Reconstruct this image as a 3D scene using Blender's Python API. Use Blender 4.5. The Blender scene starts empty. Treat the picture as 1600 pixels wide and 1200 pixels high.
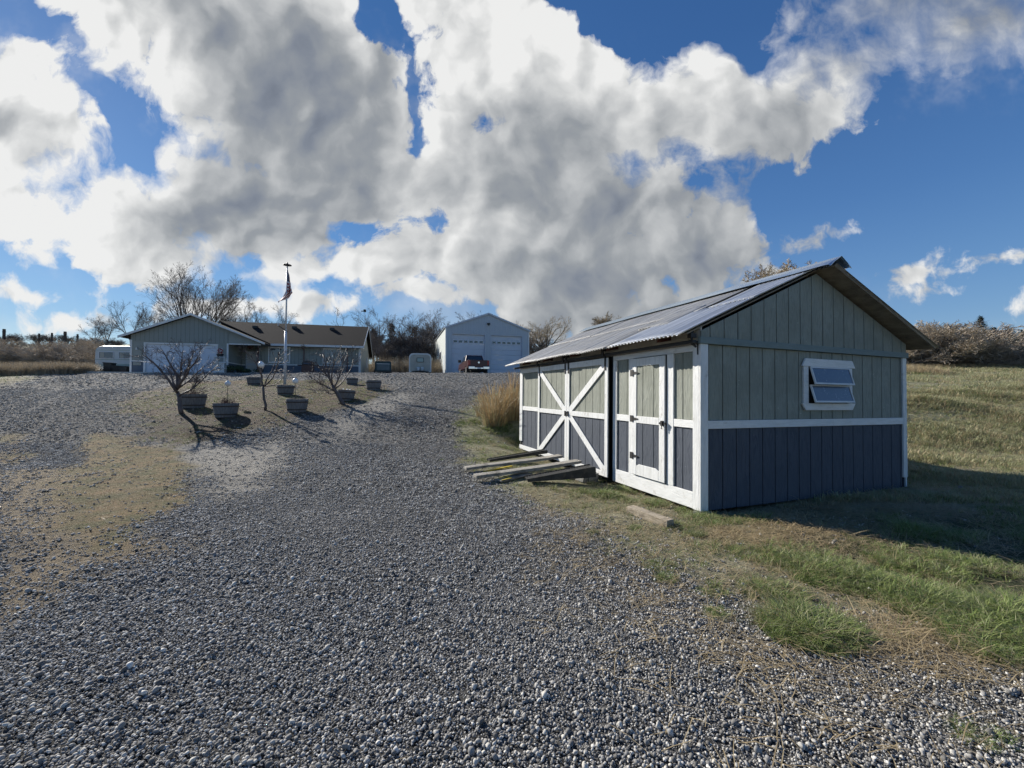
import bpy, bmesh, math, random
import numpy as np
from mathutils import Vector, Matrix, Euler, noise as mnoise
R = math.radians
scene = bpy.context.scene
COL = scene.collection
rng = np.random.default_rng(7)
random.seed(11)

# ------------------------------------------------------------------ camera
FPX = 634.0                       # focal length in pixels of a 1600 px wide frame
EYE = 1.5
PITCH = math.atan(13 / FPX)
cam_d = bpy.data.cameras.new('camera')
cam = bpy.data.objects.new('camera', cam_d); COL.objects.link(cam)
cam.location = (0, 0, EYE)
cam.rotation_euler = (R(90) + PITCH, 0, 0)
cam_d.sensor_width = 36; cam_d.lens = 36 * FPX / 1600
cam_d.clip_start = 0.05; cam_d.clip_end = 3000
scene.camera = cam

def ray(px, py):
    cx = (px - 800) / FPX; cy = (600 - py) / FPX
    return Vector((cx, math.cos(PITCH) - cy * math.sin(PITCH), math.sin(PITCH) + cy * math.cos(PITCH)))
def at(px, py, Y):
    d = ray(px, py)
    return Vector((0, 0, EYE)) + d * (Y / d.y)

# ------------------------------------------------------------------ terrain height
_PY = np.array([-60, 0, 5.5, 9, 11, 13, 15, 17, 21, 26, 29.5, 36, 44, 52, 62, 80, 120, 400])
_PZ = np.array([-.3, 0, 0, .05, .22, .75, 1.1, 1.42, 1.9, 2.52, 2.9, 3.04, 3.5, 4.4, 5.7, 6.6, 8.0, 9.0])
_yy = np.linspace(-60, 400, 9201)
_zz = np.interp(_yy, _PY, _PZ)
_k = np.hanning(45); _k /= _k.sum()
_zz = np.convolve(np.pad(_zz, 22, mode='edge'), _k, mode='valid')
SHC = np.array([2.375, 5.14]); SA = np.array([.935, .354]); SB = np.array([-.354, .935])
SW, SL = 4.34, 6.10
def sstep(a, b, t):
    t = np.clip((t - a) / (b - a), 0, 1); return t * t * (3 - 2 * t)
def height(x, y):
    x = np.asarray(x, float); y = np.asarray(y, float)
    z = np.interp(y, _yy, _zz)
    # bank behind and to the left of the house
    z = z + 3.1 * sstep(-33, -50, x) * sstep(33, 47, y)
    # right field climbs a little steadier
    z = z + .35 * sstep(6, 14, x) * sstep(8, 14, y) * (1 - sstep(20, 40, y))
    # shed sits on a level cut
    dx = x - SHC[0]; dy = y - SHC[1]
    a = dx * SA[0] + dy * SA[1]; b = dx * SB[0] + dy * SB[1]
    inside = sstep(-.9, .3, a) * (1 - sstep(SW - .2, SW + 1.6, a)) * sstep(-.7, .1, b) * (1 - sstep(SL - .2, SL + 1.2, b))
    z = z * (1 - inside) + (-.07) * inside
    # undulation, flat close to the camera
    far = sstep(3, 14, y)
    z = z + far * (.05 * np.sin(x * .61 + 1.3) * np.cos(y * .47) + .03 * np.sin(x * 1.7 + y * 1.1))
    z = z + .012 * np.sin(x * 2.3 + .4) * np.sin(y * 2.9 + 1.2) + .008 * np.sin(x * 5.1 + y * 3.7)
    # wheel tracks
    return z
def gz(x, y): return float(height(x, y))
def hit(px, py, y0=1.2, y1=90):
    d = ray(px, py); prev = None
    Y = y0
    while Y < y1:
        p = Vector((0, 0, EYE)) + d * (Y / d.y)
        if p.z <= gz(p.x, p.y):
            lo, hi = prev or Y, Y
            for _ in range(14):
                m = (lo + hi) / 2; q = Vector((0, 0, EYE)) + d * (m / d.y)
                if q.z <= gz(q.x, q.y): hi = m
                else: lo = m
            q = Vector((0, 0, EYE)) + d * (hi / d.y)
            return Vector((q.x, q.y, gz(q.x, q.y)))
        prev = Y; Y += .05 + Y * .004
    q = at(px, py, y1); return Vector((q.x, q.y, gz(q.x, q.y)))

# ------------------------------------------------------------------ materials
def nodes_of(name):
    m = bpy.data.materials.new(name); m.use_nodes = True
    nt = m.node_tree; b = nt.nodes['Principled BSDF']
    return m, nt, b
def N(nt, typ, **kw):
    n = nt.nodes.new(typ)
    for k, v in kw.items():
        if k == 'inp':
            for kk, vv in v.items(): n.inputs[kk].default_value = vv
        else: setattr(n, k, v)
    return n
def L(nt, a, b): nt.links.new(a, b)
def rgba(c): return (c[0], c[1], c[2], 1)
def pmat(name, c1, c2=None, scale=4, rough=.7, bump=0, bscale=30, metal=0, stretch=(1, 1, 1), lo=.35, hi=.65, spec=.5,
         grime=None, gscale=1.2, glo=.55, ghi=.75, rvar=0):
    m, nt, b = nodes_of(name)
    b.inputs['Roughness'].default_value = rough; b.inputs['Metallic'].default_value = metal
    b.inputs['Specular IOR Level'].default_value = spec
    tc = N(nt, 'ShaderNodeTexCoord'); mp = N(nt, 'ShaderNodeMapping'); mp.inputs['Scale'].default_value = stretch
    L(nt, tc.outputs['Object'], mp.inputs['Vector'])
    c2 = c2 or tuple(x * .8 for x in c1)
    ns = N(nt, 'ShaderNodeTexNoise', inp={'Scale': scale, 'Detail': 8, 'Roughness': .6}); L(nt, mp.outputs[0], ns.inputs['Vector'])
    mr = N(nt, 'ShaderNodeMapRange', inp={'From Min': lo, 'From Max': hi}); L(nt, ns.outputs[0], mr.inputs[0])
    mx = N(nt, 'ShaderNodeMix', data_type='RGBA'); mx.inputs['A'].default_value = rgba(c1); mx.inputs['B'].default_value = rgba(c2)
    L(nt, mr.outputs[0], mx.inputs['Factor']); out = mx.outputs['Result']
    if grime:
        n2 = N(nt, 'ShaderNodeTexNoise', inp={'Scale': gscale, 'Detail': 10, 'Roughness': .7}); L(nt, tc.outputs['Object'], n2.inputs['Vector'])
        m2 = N(nt, 'ShaderNodeMapRange', inp={'From Min': glo, 'From Max': ghi}); L(nt, n2.outputs[0], m2.inputs[0])
        x2 = N(nt, 'ShaderNodeMix', data_type='RGBA'); x2.inputs['B'].default_value = rgba(grime)
        L(nt, m2.outputs[0], x2.inputs['Factor']); L(nt, out, x2.inputs['A']); out = x2.outputs['Result']
    L(nt, out, b.inputs['Base Color'])
    if rvar:
        m3 = N(nt, 'ShaderNodeMapRange', inp={'From Min': .3, 'From Max': .7, 'To Min': rough - rvar, 'To Max': rough + rvar})
        L(nt, ns.outputs[0], m3.inputs[0]); L(nt, m3.outputs[0], b.inputs['Roughness'])
    if bump:
        n4 = N(nt, 'ShaderNodeTexNoise', inp={'Scale': bscale, 'Detail': 6, 'Roughness': .6}); L(nt, mp.outputs[0], n4.inputs['Vector'])
        bp = N(nt, 'ShaderNodeBump', inp={'Strength': bump, 'Distance': .02}); L(nt, n4.outputs[0], bp.inputs['Height'])
        L(nt, bp.outputs[0], b.inputs['Normal'])
    return m

M = {}
M['white'] = pmat('white_paint', (.76, .76, .74), (.58, .58, .55), 6, .55, .35, 22, stretch=(4, 4, .6), lo=.4, hi=.8, grime=(.34, .31, .25), gscale=5, glo=.58, ghi=.8)
M['whiteh'] = pmat('white_paint_boards', (.76, .76, .74), (.60, .60, .57), 6, .55, .35, 22, stretch=(.8, .8, 5), lo=.4, hi=.85, grime=(.40, .37, .31), gscale=6, glo=.6, ghi=.78)
def siding(name, c1, c2, c3):
    m, nt, b = nodes_of(name); b.inputs['Roughness'].default_value = .78; b.inputs['Specular IOR Level'].default_value = .3
    tc = N(nt, 'ShaderNodeTexCoord'); mp = N(nt, 'ShaderNodeMapping'); mp.inputs['Scale'].default_value = (7, 7, 1.1)
    L(nt, tc.outputs['Object'], mp.inputs[0])
    w = N(nt, 'ShaderNodeTexNoise', inp={'Scale': 2.2, 'Detail': 5, 'Distortion': 1.4}); L(nt, mp.outputs[0], w.inputs['Vector'])
    wv = N(nt, 'ShaderNodeMath', operation='MULTIPLY', inp={1: 22}); L(nt, w.outputs[0], wv.inputs[0])
    sn = N(nt, 'ShaderNodeMath', operation='SINE'); L(nt, wv.outputs[0], sn.inputs[0])
    mr = N(nt, 'ShaderNodeMapRange', inp={'From Min': -1, 'From Max': 1}); L(nt, sn.outputs[0], mr.inputs[0])
    mx = N(nt, 'ShaderNodeMix', data_type='RGBA'); mx.inputs['A'].default_value = rgba(c1); mx.inputs['B'].default_value = rgba(c2)
    L(nt, mr.outputs[0], mx.inputs['Factor'])
    n2 = N(nt, 'ShaderNodeTexNoise', inp={'Scale': 1.6, 'Detail': 9, 'Roughness': .65}); L(nt, tc.outputs['Object'], n2.inputs['Vector'])
    m2 = N(nt, 'ShaderNodeMapRange', inp={'From Min': .42, 'From Max': .75}); L(nt, n2.outputs[0], m2.inputs[0])
    x2 = N(nt, 'ShaderNodeMix', data_type='RGBA'); x2.inputs['B'].default_value = rgba(c3)
    L(nt, m2.outputs[0], x2.inputs['Factor']); L(nt, mx.outputs['Result'], x2.inputs['A'])
    # small pale nail heads and chips
    vo = N(nt, 'ShaderNodeTexVoronoi', inp={'Scale': 5.0}); L(nt, tc.outputs['Object'], vo.inputs['Vector'])
    vm = N(nt, 'ShaderNodeMapRange', inp={'From Min': .035, 'From Max': .05, 'To Min': .7, 'To Max': 0}); L(nt, vo.outputs['Distance'], vm.inputs[0])
    x3 = N(nt, 'ShaderNodeMix', data_type='RGBA'); x3.inputs['B'].default_value = rgba(tuple(min(1, q * 1.7) for q in c1))
    L(nt, vm.outputs[0], x3.inputs['Factor']); L(nt, x2.outputs['Result'], x3.inputs['A'])
    L(nt, x3.outputs['Result'], b.inputs['Base Color'])
    bp = N(nt, 'ShaderNodeBump', inp={'Strength': .35, 'Distance': .004}); L(nt, sn.outputs[0], bp.inputs['Height']); L(nt, bp.outputs[0], b.inputs['Normal'])
    return m
M['sage'] = siding('sage_siding_paint', (.30, .312, .262), (.25, .262, .222), (.205, .215, .175))
M['slate'] = siding('slate_siding_paint', (.084, .096, .118), (.062, .072, .093), (.070, .080, .098))
M['sagetrim'] = pmat('sage_trim_paint', (.20, .245, .235), (.165, .21, .20), 5, .75, .2, 20, stretch=(.8, .8, 4))
M['black'] = pmat('black_iron', (.018, .018, .019), (.03, .027, .025), 9, .55, .1, metal=.3)
M['dark'] = pmat('dark_plastic', (.02, .024, .026), (.035, .04, .04), 5, .5)
M['darkin'] = pmat('dark_interior', (.012, .012, .013), (.02, .02, .02), 3, .9)
M['galv'] = pmat('galvanised_sheet', (.60, .585, .55), (.27, .26, .24), 1.6, .55, .15, 14, metal=.1, lo=.36, hi=.64, stretch=(.35, 11, .35), grime=(.26, .23, .20), gscale=2.4, glo=.55, ghi=.8, rvar=.1)  # colour streaks down the slope paint in the corrugation's light and dark lines
M['galvnew'] = pmat('bright_galvanised_sheet', (.78, .79, .80), (.42, .44, .46), 1.6, .42, .1, 14, metal=.3, lo=.36, hi=.64, stretch=(.35, 11, .35), grime=(.2, .19, .18), gscale=3, glo=.6, ghi=.8, rvar=.08)  # same streaking: shading of the corrugations put into the colour
M['cap'] = pmat('ridge_flashing', (.42, .55, .68), (.55, .62, .68), 3, .25, .05, 10, metal=.85)
M['redwood'] = pmat('red_stained_rafter', (.11, .028, .018), (.05, .02, .015), 6, .8)
M['fascia'] = pmat('aged_white_fascia', (.62, .58, .50), (.45, .42, .36), 3, .75, .3, 20, stretch=(4, .7, 4), grime=(.25, .2, .15), gscale=4)
M['rawwood'] = pmat('raw_wood', (.30, .25, .18), (.19, .15, .11), 5, .85, .5, 30, stretch=(1, 1, 6), grime=(.12, .10, .08), gscale=7)
M['graywood'] = pmat('weathered_wood', (.46, .43, .37), (.24, .22, .19), 3, .85, .8, 25, stretch=(1, 14, 14), grime=(.10, .095, .08), gscale=4, glo=.5, ghi=.7)
M['logwood'] = pmat('splintered_wood', (.62, .52, .38), (.36, .29, .20), 4, .85, .9, 20, stretch=(2, 14, 14), grime=(.12, .09, .065), gscale=6)
M['endgrain'] = pmat('dark_end_grain', (.02, .014, .01), (.05, .035, .022), 8, .9)
M['conc'] = pmat('concrete', (.26, .26, .24), (.17, .17, .16), 6, .9, .6, 60, grime=(.1, .1, .08), gscale=5)
M['rampmetal'] = pmat('dull_dark_metal', (.06, .062, .062), (.035, .034, .033), 7, .5, .25, 60, metal=.6, grime=(.12, .10, .08), gscale=9)
M['yellow'] = pmat('yellow_paint', (.75, .58, .05), (.55, .42, .06), 8, .6)
M['shingle'] = pmat('brown_shingle', (.036, .031, .029), (.022, .0195, .0185), 14, .95, .2, 40, stretch=(1, 4, 4), spec=.1)
M['hsage'] = pmat('house_sage_wall', (.29, .315, .295), (.25, .275, .255), 2, .8)
M['hpanel'] = None
M['hslate'] = pmat('house_slate_wall', (.10, .13, .17), (.085, .11, .145), 2, .8)
M['htrim'] = pmat('house_white_trim', (.70, .72, .72), (.6, .62, .62), 3, .6)
M['gdoor'] = pmat('garage_door_white', (.62, .68, .76), (.55, .61, .69), 1.2, .5)
M['shopwall'] = pmat('pale_steel_wall', (.50, .56, .60), (.46, .52, .56), 1.0, .55, metal=.0)
M['shopdoor'] = pmat('pale_shop_door', (.54, .60, .68), (.50, .56, .63), 1.2, .5)
M['shoproof'] = pmat('grey_steel_roof', (.40, .43, .45), (.34, .37, .40), 1.2, .4, metal=.4)
M['concpad'] = pmat('concrete_slab', (.55, .54, .50), (.45, .44, .41), 2, .85)
M['chrome'] = pmat('chrome', (.7, .7, .72), (.6, .6, .62), 3, .15, metal=1)
M['truckred'] = pmat('dark_red_car_paint', (.048, .006, .009), (.038, .005, .007), 2, .3)
M['tyre'] = pmat('tyre_rubber', (.018, .018, .018), (.03, .03, .028), 8, .85)
M['tail'] = pmat('red_tail_lens', (.30, .01, .01), (.25, .01, .01), 2, .2)
M['cream'] = pmat('cream_fibreglass', (.48, .47, .40), (.38, .37, .31), 1.5, .45, grime=(.24, .23, .18), gscale=2.2)
M['camper'] = pmat('white_camper_skin', (.66, .68, .66), (.56, .58, .56), 1.2, .4)
M['campergrn'] = pmat('pale_green_band', (.38, .47, .42), (.33, .42, .37), 1.2, .4)
M['teal'] = pmat('dark_teal_canvas', (.03, .07, .075), (.02, .05, .055), 3, .55)
M['tealglass'] = pmat('dusty_blue_panel', (.10, .15, .17), (.07, .11, .13), 3, .35)
M['barrel'] = pmat('weathered_barrel_staves', (.22, .22, .22), (.11, .11, .112), 5, .9, .6, 30, stretch=(9, 9, 1), grime=(.16, .165, .165), gscale=6)
M['hoop'] = pmat('rusty_hoop', (.055, .045, .04), (.08, .06, .05), 8, .7, metal=.4)
M['soil'] = pmat('soil', (.05, .037, .026), (.09, .07, .05), 20, .95, 1, 60)
M['pole'] = pmat('white_flagpole_paint', (.60, .64, .70), (.5, .54, .6), 3, .35)
M['globe'] = pmat('frosted_globe', (.82, .83, .82), (.74, .75, .74), 3, .35)
M['bark'] = pmat('grey_bark', (.085, .07, .058), (.045, .038, .032), 12, .9, .8, 40)
M['barkfar'] = pmat('dark_bark', (.10, .082, .068), (.065, .055, .047), 3, .9)
M['twig'] = pmat('twig_bark', (.20, .17, .145), (.12, .10, .09), 3, .85)
M['twigtan'] = pmat('tan_twigs', (.42, .34, .23), (.28, .22, .15), 3, .85)
M['twigred'] = pmat('russet_twigs', (.12, .065, .05), (.085, .05, .04), 3, .8)
M['twigbrush'] = pmat('brush_twigs', (.58, .485, .37), (.34, .285, .22), 1, .85)
M['fruitbark'] = pmat('fruit_tree_bark', (.13, .10, .09), (.065, .052, .048), 8, .55, .4, 30)
M['conifer'] = pmat('conifer_needles', (.022, .035, .02), (.035, .05, .026), 2, .8)
M['scarlet'] = pmat('red_petals', (.35, .03, .03), (.22, .02, .03), 6, .7)
M['redpot'] = pmat('red_plastic', (.30, .03, .025), (.25, .03, .025), 3, .5)
M['brownmetal'] = pmat('brown_painted_steel', (.085, .035, .028), (.06, .03, .025), 4, .5)
M['foliage'] = pmat('dark_green_leaves', (.03, .055, .025), (.05, .075, .03), 5, .8)

def glass(name, c=(.05, .07, .10), rough=.04):
    m, nt, b = nodes_of(name)
    b.inputs['Base Color'].default_value = rgba(c); b.inputs['Roughness'].default_value = rough
    b.inputs['Specular IOR Level'].default_value = .9; b.inputs['Coat Weight'].default_value = .6; b.inputs['Coat Roughness'].default_value = .02
    return m
M['glass'] = glass('window_glass'); M['glassdark'] = glass('dark_glass', (.01, .012, .016))
def streaked_glass():
    m, nt, b = nodes_of('streaked_window_glass')
    tc = N(nt, 'ShaderNodeTexCoord'); mp = N(nt, 'ShaderNodeMapping'); mp.inputs['Scale'].default_value = (18, 18, 5); L(nt, tc.outputs['Object'], mp.inputs[0])
    n = N(nt, 'ShaderNodeTexNoise', inp={'Scale': 2.2, 'Detail': 4, 'Distortion': 2.5}); L(nt, mp.outputs[0], n.inputs['Vector'])
    r = N(nt, 'ShaderNodeMapRange', inp={'From Min': .66, 'From Max': .72}); L(nt, n.outputs[0], r.inputs[0])
    x = N(nt, 'ShaderNodeMix', data_type='RGBA'); x.inputs['A'].default_value = (.075, .095, .15, 1); x.inputs['B'].default_value = (.42, .46, .52, 1)  # pale noise streaks over a dark blue base colour
    L(nt, r.outputs[0], x.inputs['Factor']); L(nt, x.outputs['Result'], b.inputs['Base Color'])
    b.inputs['Roughness'].default_value = .22; b.inputs['Specular IOR Level'].default_value = .8
    return m
M['streakglass'] = streaked_glass()

def panel_mat(name, c1, pitch, axis='X', dark=.55, base2=None):
    """vertical board siding: narrow grooves every `pitch` metres along the object's X or Y"""
    m, nt, b = nodes_of(name); b.inputs['Roughness'].default_value = .75
    tc = N(nt, 'ShaderNodeTexCoord'); sp = N(nt, 'ShaderNodeSeparateXYZ'); L(nt, tc.outputs['Object'], sp.inputs[0])
    d = N(nt, 'ShaderNodeMath', operation='DIVIDE', inp={1: pitch}); L(nt, sp.outputs[axis], d.inputs[0])
    f = N(nt, 'ShaderNodeMath', operation='FRACT'); L(nt, d.outputs[0], f.inputs[0])
    g = N(nt, 'ShaderNodeMath', operation='LESS_THAN', inp={1: .09}); L(nt, f.outputs[0], g.inputs[0])
    ns = N(nt, 'ShaderNodeTexNoise', inp={'Scale': 1.5, 'Detail': 6}); L(nt, tc.outputs['Object'], ns.inputs['Vector'])
    x = N(nt, 'ShaderNodeMix', data_type='RGBA'); x.inputs['A'].default_value = rgba(c1); x.inputs['B'].default_value = rgba(base2 or tuple(q * .85 for q in c1))
    L(nt, ns.outputs[0], x.inputs['Factor'])
    x2 = N(nt, 'ShaderNodeMix', data_type='RGBA'); x2.inputs['B'].default_value = rgba(tuple(q * dark for q in c1))
    L(nt, g.outputs[0], x2.inputs['Factor']); L(nt, x.outputs['Result'], x2.inputs['A']); L(nt, x2.outputs['Result'], b.inputs['Base Color'])
    bp = N(nt, 'ShaderNodeBump', inp={'Strength': .6, 'Distance': .02}); iv = N(nt, 'ShaderNodeMath', operation='SUBTRACT', inp={0: 1}); L(nt, g.outputs[0], iv.inputs[1])
    L(nt, iv.outputs[0], bp.inputs['Height']); L(nt, bp.outputs[0], b.inputs['Normal'])
    return m
M['hpanel'] = panel_mat('house_vertical_boards', (.28, .31, .29), .30)
M['shoprib'] = panel_mat('ribbed_steel_front', (.48, .545, .60), .30, dark=.86)
M['shopribside'] = panel_mat('ribbed_steel_side', (.55, .58, .54), .30, axis='Y', dark=.8)

# ------------------------------------------------------------------ mesh building
class MB:
    def __init__(self): self.v = []; self.f = []; self.mi = []; self.cur = 0; self.T = None
    def add(self, vs, fs, T=None):
        o = len(self.v)
        for p in vs:
            p = Vector(p)
            if T is not None: p = T @ p
            if self.T is not None: p = self.T @ p
            self.v.append(p[:])
        for f in fs: self.f.append([o + i for i in f]); self.mi.append(self.cur)
        return self
    def box(self, x0, x1, y0, y1, z0, z1, T=None):
        vs = [(x0, y0, z0), (x1, y0, z0), (x1, y1, z0), (x0, y1, z0), (x0, y0, z1), (x1, y0, z1), (x1, y1, z1), (x0, y1, z1)]
        return self.add(vs, [(0, 3, 2, 1), (4, 5, 6, 7), (0, 1, 5, 4), (1, 2, 6, 5), (2, 3, 7, 6), (3, 0, 4, 7)], T)
    def prism(self, poly, t, axis='y', a0=0):
        """poly: 2-D outline (x,z) for axis y, (y,z) for axis x, (x,y) for axis z; extruded from a0 by t"""
        n = len(poly); vs = []
        for s in (a0, a0 + t):
            for p in poly:
                vs.append({'y': (p[0], s, p[1]), 'x': (s, p[0], p[1]), 'z': (p[0], p[1], s)}[axis])
        fs = [list(range(n))[::-1], list(range(n, 2 * n))] + [(i, (i + 1) % n, n + (i + 1) % n, n + i) for i in range(n)]
        return self.add(vs, fs)
    def tube(self, pts, rad, n=6, cap=True):
        pts = [Vector(p) for p in pts]; m = len(pts)
        if not hasattr(rad, '__len__'): rad = [rad] * m
        vs = []; up = None
        for i, p in enumerate(pts):
            t = (pts[min(i + 1, m - 1)] - pts[max(i - 1, 0)]).normalized()
            if up is None:
                up = Vector((0, 0, 1)) if abs(t.z) < .9 else Vector((1, 0, 0))
            s = t.cross(up)
            if s.length < 1e-5: s = t.orthogonal()
            s.normalize(); u = s.cross(t); up = u
            for k in range(n):
                a = 2 * math.pi * k / n
                vs.append(p + (s * math.cos(a) + u * math.sin(a)) * rad[i])
        fs = [(i * n + k, i * n + (k + 1) % n, (i + 1) * n + (k + 1) % n, (i + 1) * n + k) for i in range(m - 1) for k in range(n)]
        if cap: fs += [list(range(n))[::-1], list(range((m - 1) * n, m * n))]
        return self.add(vs, fs)
    def lathe(self, prof, n=16, c=(0, 0, 0), cap=True):
        vs = [(c[0] + r * math.cos(2 * math.pi * k / n), c[1] + r * math.sin(2 * math.pi * k / n), c[2] + z) for r, z in prof for k in range(n)]
        m = len(prof)
        fs = [(i * n + k, i * n + (k + 1) % n, (i + 1) * n + (k + 1) % n, (i + 1) * n + k) for i in range(m - 1) for k in range(n)]
        if cap: fs += [list(range(n))[::-1], list(range((m - 1) * n, m * n))]
        return self.add(vs, fs)
    def build(self, name, mat, parent=None, smooth=False, bevel=0, loc=None):
        me = bpy.data.meshes.new(name); me.from_pydata(self.v, [], self.f)
        for mm in (mat if isinstance(mat, (list, tuple)) else [mat]): me.materials.append(mm)
        if any(self.mi): me.polygons.foreach_set('material_index', self.mi)
        if smooth: me.polygons.foreach_set('use_smooth', [True] * len(me.polygons))
        me.update()
        o = bpy.data.objects.new(name, me); COL.objects.link(o)
        if parent is not None: o.parent = parent
        if loc is not None: o.location = loc
        if bevel:
            md = o.modifiers.new('bevel', 'BEVEL'); md.width = bevel; md.segments = 2; md.limit_method = 'ANGLE'; md.angle_limit = R(40)
        return o
def tag(o, label, cat=None, group=None, kind=None):
    o['label'] = label
    if cat: o['category'] = cat
    if group: o['group'] = group
    if kind: o['kind'] = kind
    return o
def empty(name, loc, rz=0, label=None, cat=None, group=None, rot=None):
    e = bpy.data.objects.new(name, None); COL.objects.link(e); e.location = loc
    e.rotation_euler = rot if rot else (0, 0, rz); e.empty_display_size = .3
    if label: tag(e, label, cat, group)
    return e
def copy_tree(o, parent=None):
    c = o.copy(); COL.objects.link(c)
    if parent is not None: c.parent = parent
    for ch in list(o.children): copy_tree(ch, c)
    return c
# ------------------------------------------------------------------ ground sheets
def inpoly_sd(X, Y, poly):
    """signed distance (positive inside) of points to polygon"""
    P = np.array(poly); n = len(P); d = np.full(X.shape, 1e9); c = np.zeros(X.shape, bool)
    for i in range(n):
        a = P[i]; b = P[(i + 1) % n]; e = b - a
        w0 = X - a[0]; w1 = Y - a[1]
        t = np.clip((w0 * e[0] + w1 * e[1]) / (e @ e + 1e-12), 0, 1)
        d = np.minimum(d, np.hypot(w0 - t * e[0], w1 - t * e[1]))
        cond = ((a[1] <= Y) & (b[1] > Y)) | ((b[1] <= Y) & (a[1] > Y))
        with np.errstate(divide='ignore', invalid='ignore'):
            xi = a[0] + (Y - a[1]) / (e[1] if e[1] != 0 else 1e-12) * e[0]
        c ^= cond & (X < xi)
    return np.where(c, d, -d)
def gp(pts): return [hit(*p)[:2] for p in pts]
ISLAND = gp([(182, 622), (240, 608), (300, 596), (400, 592), (590, 596), (610, 603), (598, 617), (560, 634), (500, 648), (430, 662), (350, 690), (250, 695), (212, 672), (190, 645)])
MOSS = gp([(140, 676), (205, 684), (270, 706), (318, 745), (310, 790), (250, 822), (185, 862), (125, 868), (80, 830), (70, 780), (100, 720)])
MOSS2 = gp([(0, 680), (25, 690), (32, 720), (20, 745), (0, 750)]) + []
TAN = gp([(0, 735), (60, 730), (150, 735), (180, 800), (180, 870), (110, 910), (0, 960)])
DUST = gp([(205, 694), (300, 684), (430, 690), (500, 698), (420, 760), (320, 810), (290, 745)])
DUST2 = gp([(560, 620), (640, 612), (660, 625), (560, 680), (470, 720), (480, 690)])
# everything right of the drive
ROADR = gp([(738, 620), (716, 650), (708, 690), (718, 725), (770, 765), (850, 800), (960, 850), (1050, 890), (1120, 935), (1200, 990), (1330, 1010), (1420, 1025), (1599, 1085)])
RIGHT = ROADR + [(4.5, 1.0), (200, 1.0), (200, 300), (7, 300), (7, 36), (3, 25)]
LUSH = gp([(1180, 868), (1230, 840), (1330, 822), (1420, 800), (1599, 790)]) + [(11, 5.2), (11, 1.9)] + gp([(1599, 1050), (1500, 1010), (1440, 965), (1370, 935), (1260, 905)])
LEFTG = [(-24, 17), (-30, 26), (-36, 31), (-90, 31), (-90, 0), (-30, 0), (-15, 6.5), (-19, 11)]
def vnoise(X, Y, s, seed=0):
    out = np.empty(X.shape); f = out.ravel(); x = X.ravel() * s; y = Y.ravel() * s
    for i in range(f.size): f[i] = mnoise.fractal((x[i] + seed * 17.3, y[i] - seed * 9.1, seed * 3.7), 1.0, 2.0, 4)
    return out
def masks(X, Y, nz=None):
    if nz is None: nz = vnoise(X, Y, .8, 1) + rng.normal(0, .45, X.shape)
    w = .45 * nz
    r = {}
    isl = sstep(-.25, .35, inpoly_sd(X, Y, ISLAND) + w * 1.2)
    right = sstep(-.25, .45, inpoly_sd(X, Y, RIGHT) + w * .8)
    moss = np.maximum(sstep(-.1, .25, inpoly_sd(X, Y, MOSS) + w * .8), sstep(-.3, .3, inpoly_sd(X, Y, MOSS2) + w))
    left = sstep(-1, 1, inpoly_sd(X, Y, LEFTG) + w * 3)
    far = sstep(33, 37, Y + w * 3 - .0 * X) * (1 - sstep(-34, -30, X) * (1 - sstep(5, 9, X)) * (1 - sstep(47, 50, Y)))
    grass = np.maximum.reduce([right, left, far])
    r['island'] = isl; r['moss'] = moss; r['grass'] = grass
    r['tan'] = sstep(-.7, .1, inpoly_sd(X, Y, TAN) + w)
    r['dust'] = np.maximum(sstep(-.4, .6, inpoly_sd(X, Y, DUST) + w), .8 * sstep(-.5, .6, inpoly_sd(X, Y, DUST2) + w))
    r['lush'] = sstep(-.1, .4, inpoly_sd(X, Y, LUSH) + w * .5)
    return r

def spaced(segs):
    out = []
    for a, b, s in segs: out += list(np.arange(a, b, s))
    out.append(segs[-1][1]); return np.array(out)
gx = spaced([(-400, -100, 20), (-100, -40, 2.5), (-40, -14, .5), (-14, -5, .16), (-5, 6, .09), (6, 12, .16), (12, 30, .6), (30, 100, 3), (100, 400, 20)])
gy = spaced([(-60, -4, 4), (-4, 0, .5), (0, 7, .09), (7, 16, .14), (16, 38, .35), (38, 70, 1.0), (70, 130, 4), (130, 400, 18)])
GX, GY = np.meshgrid(gx, gy)
GZ = height(GX, GY)
near = (np.abs(GX) < 60) & (GY < 80) & (GY > -3)
NZ = np.zeros(GX.shape); NZ[near] = vnoise(GX[near], GY[near], .8, 1)
MK = masks(GX, GY, NZ)
nx, ny = len(gx), len(gy)

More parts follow.
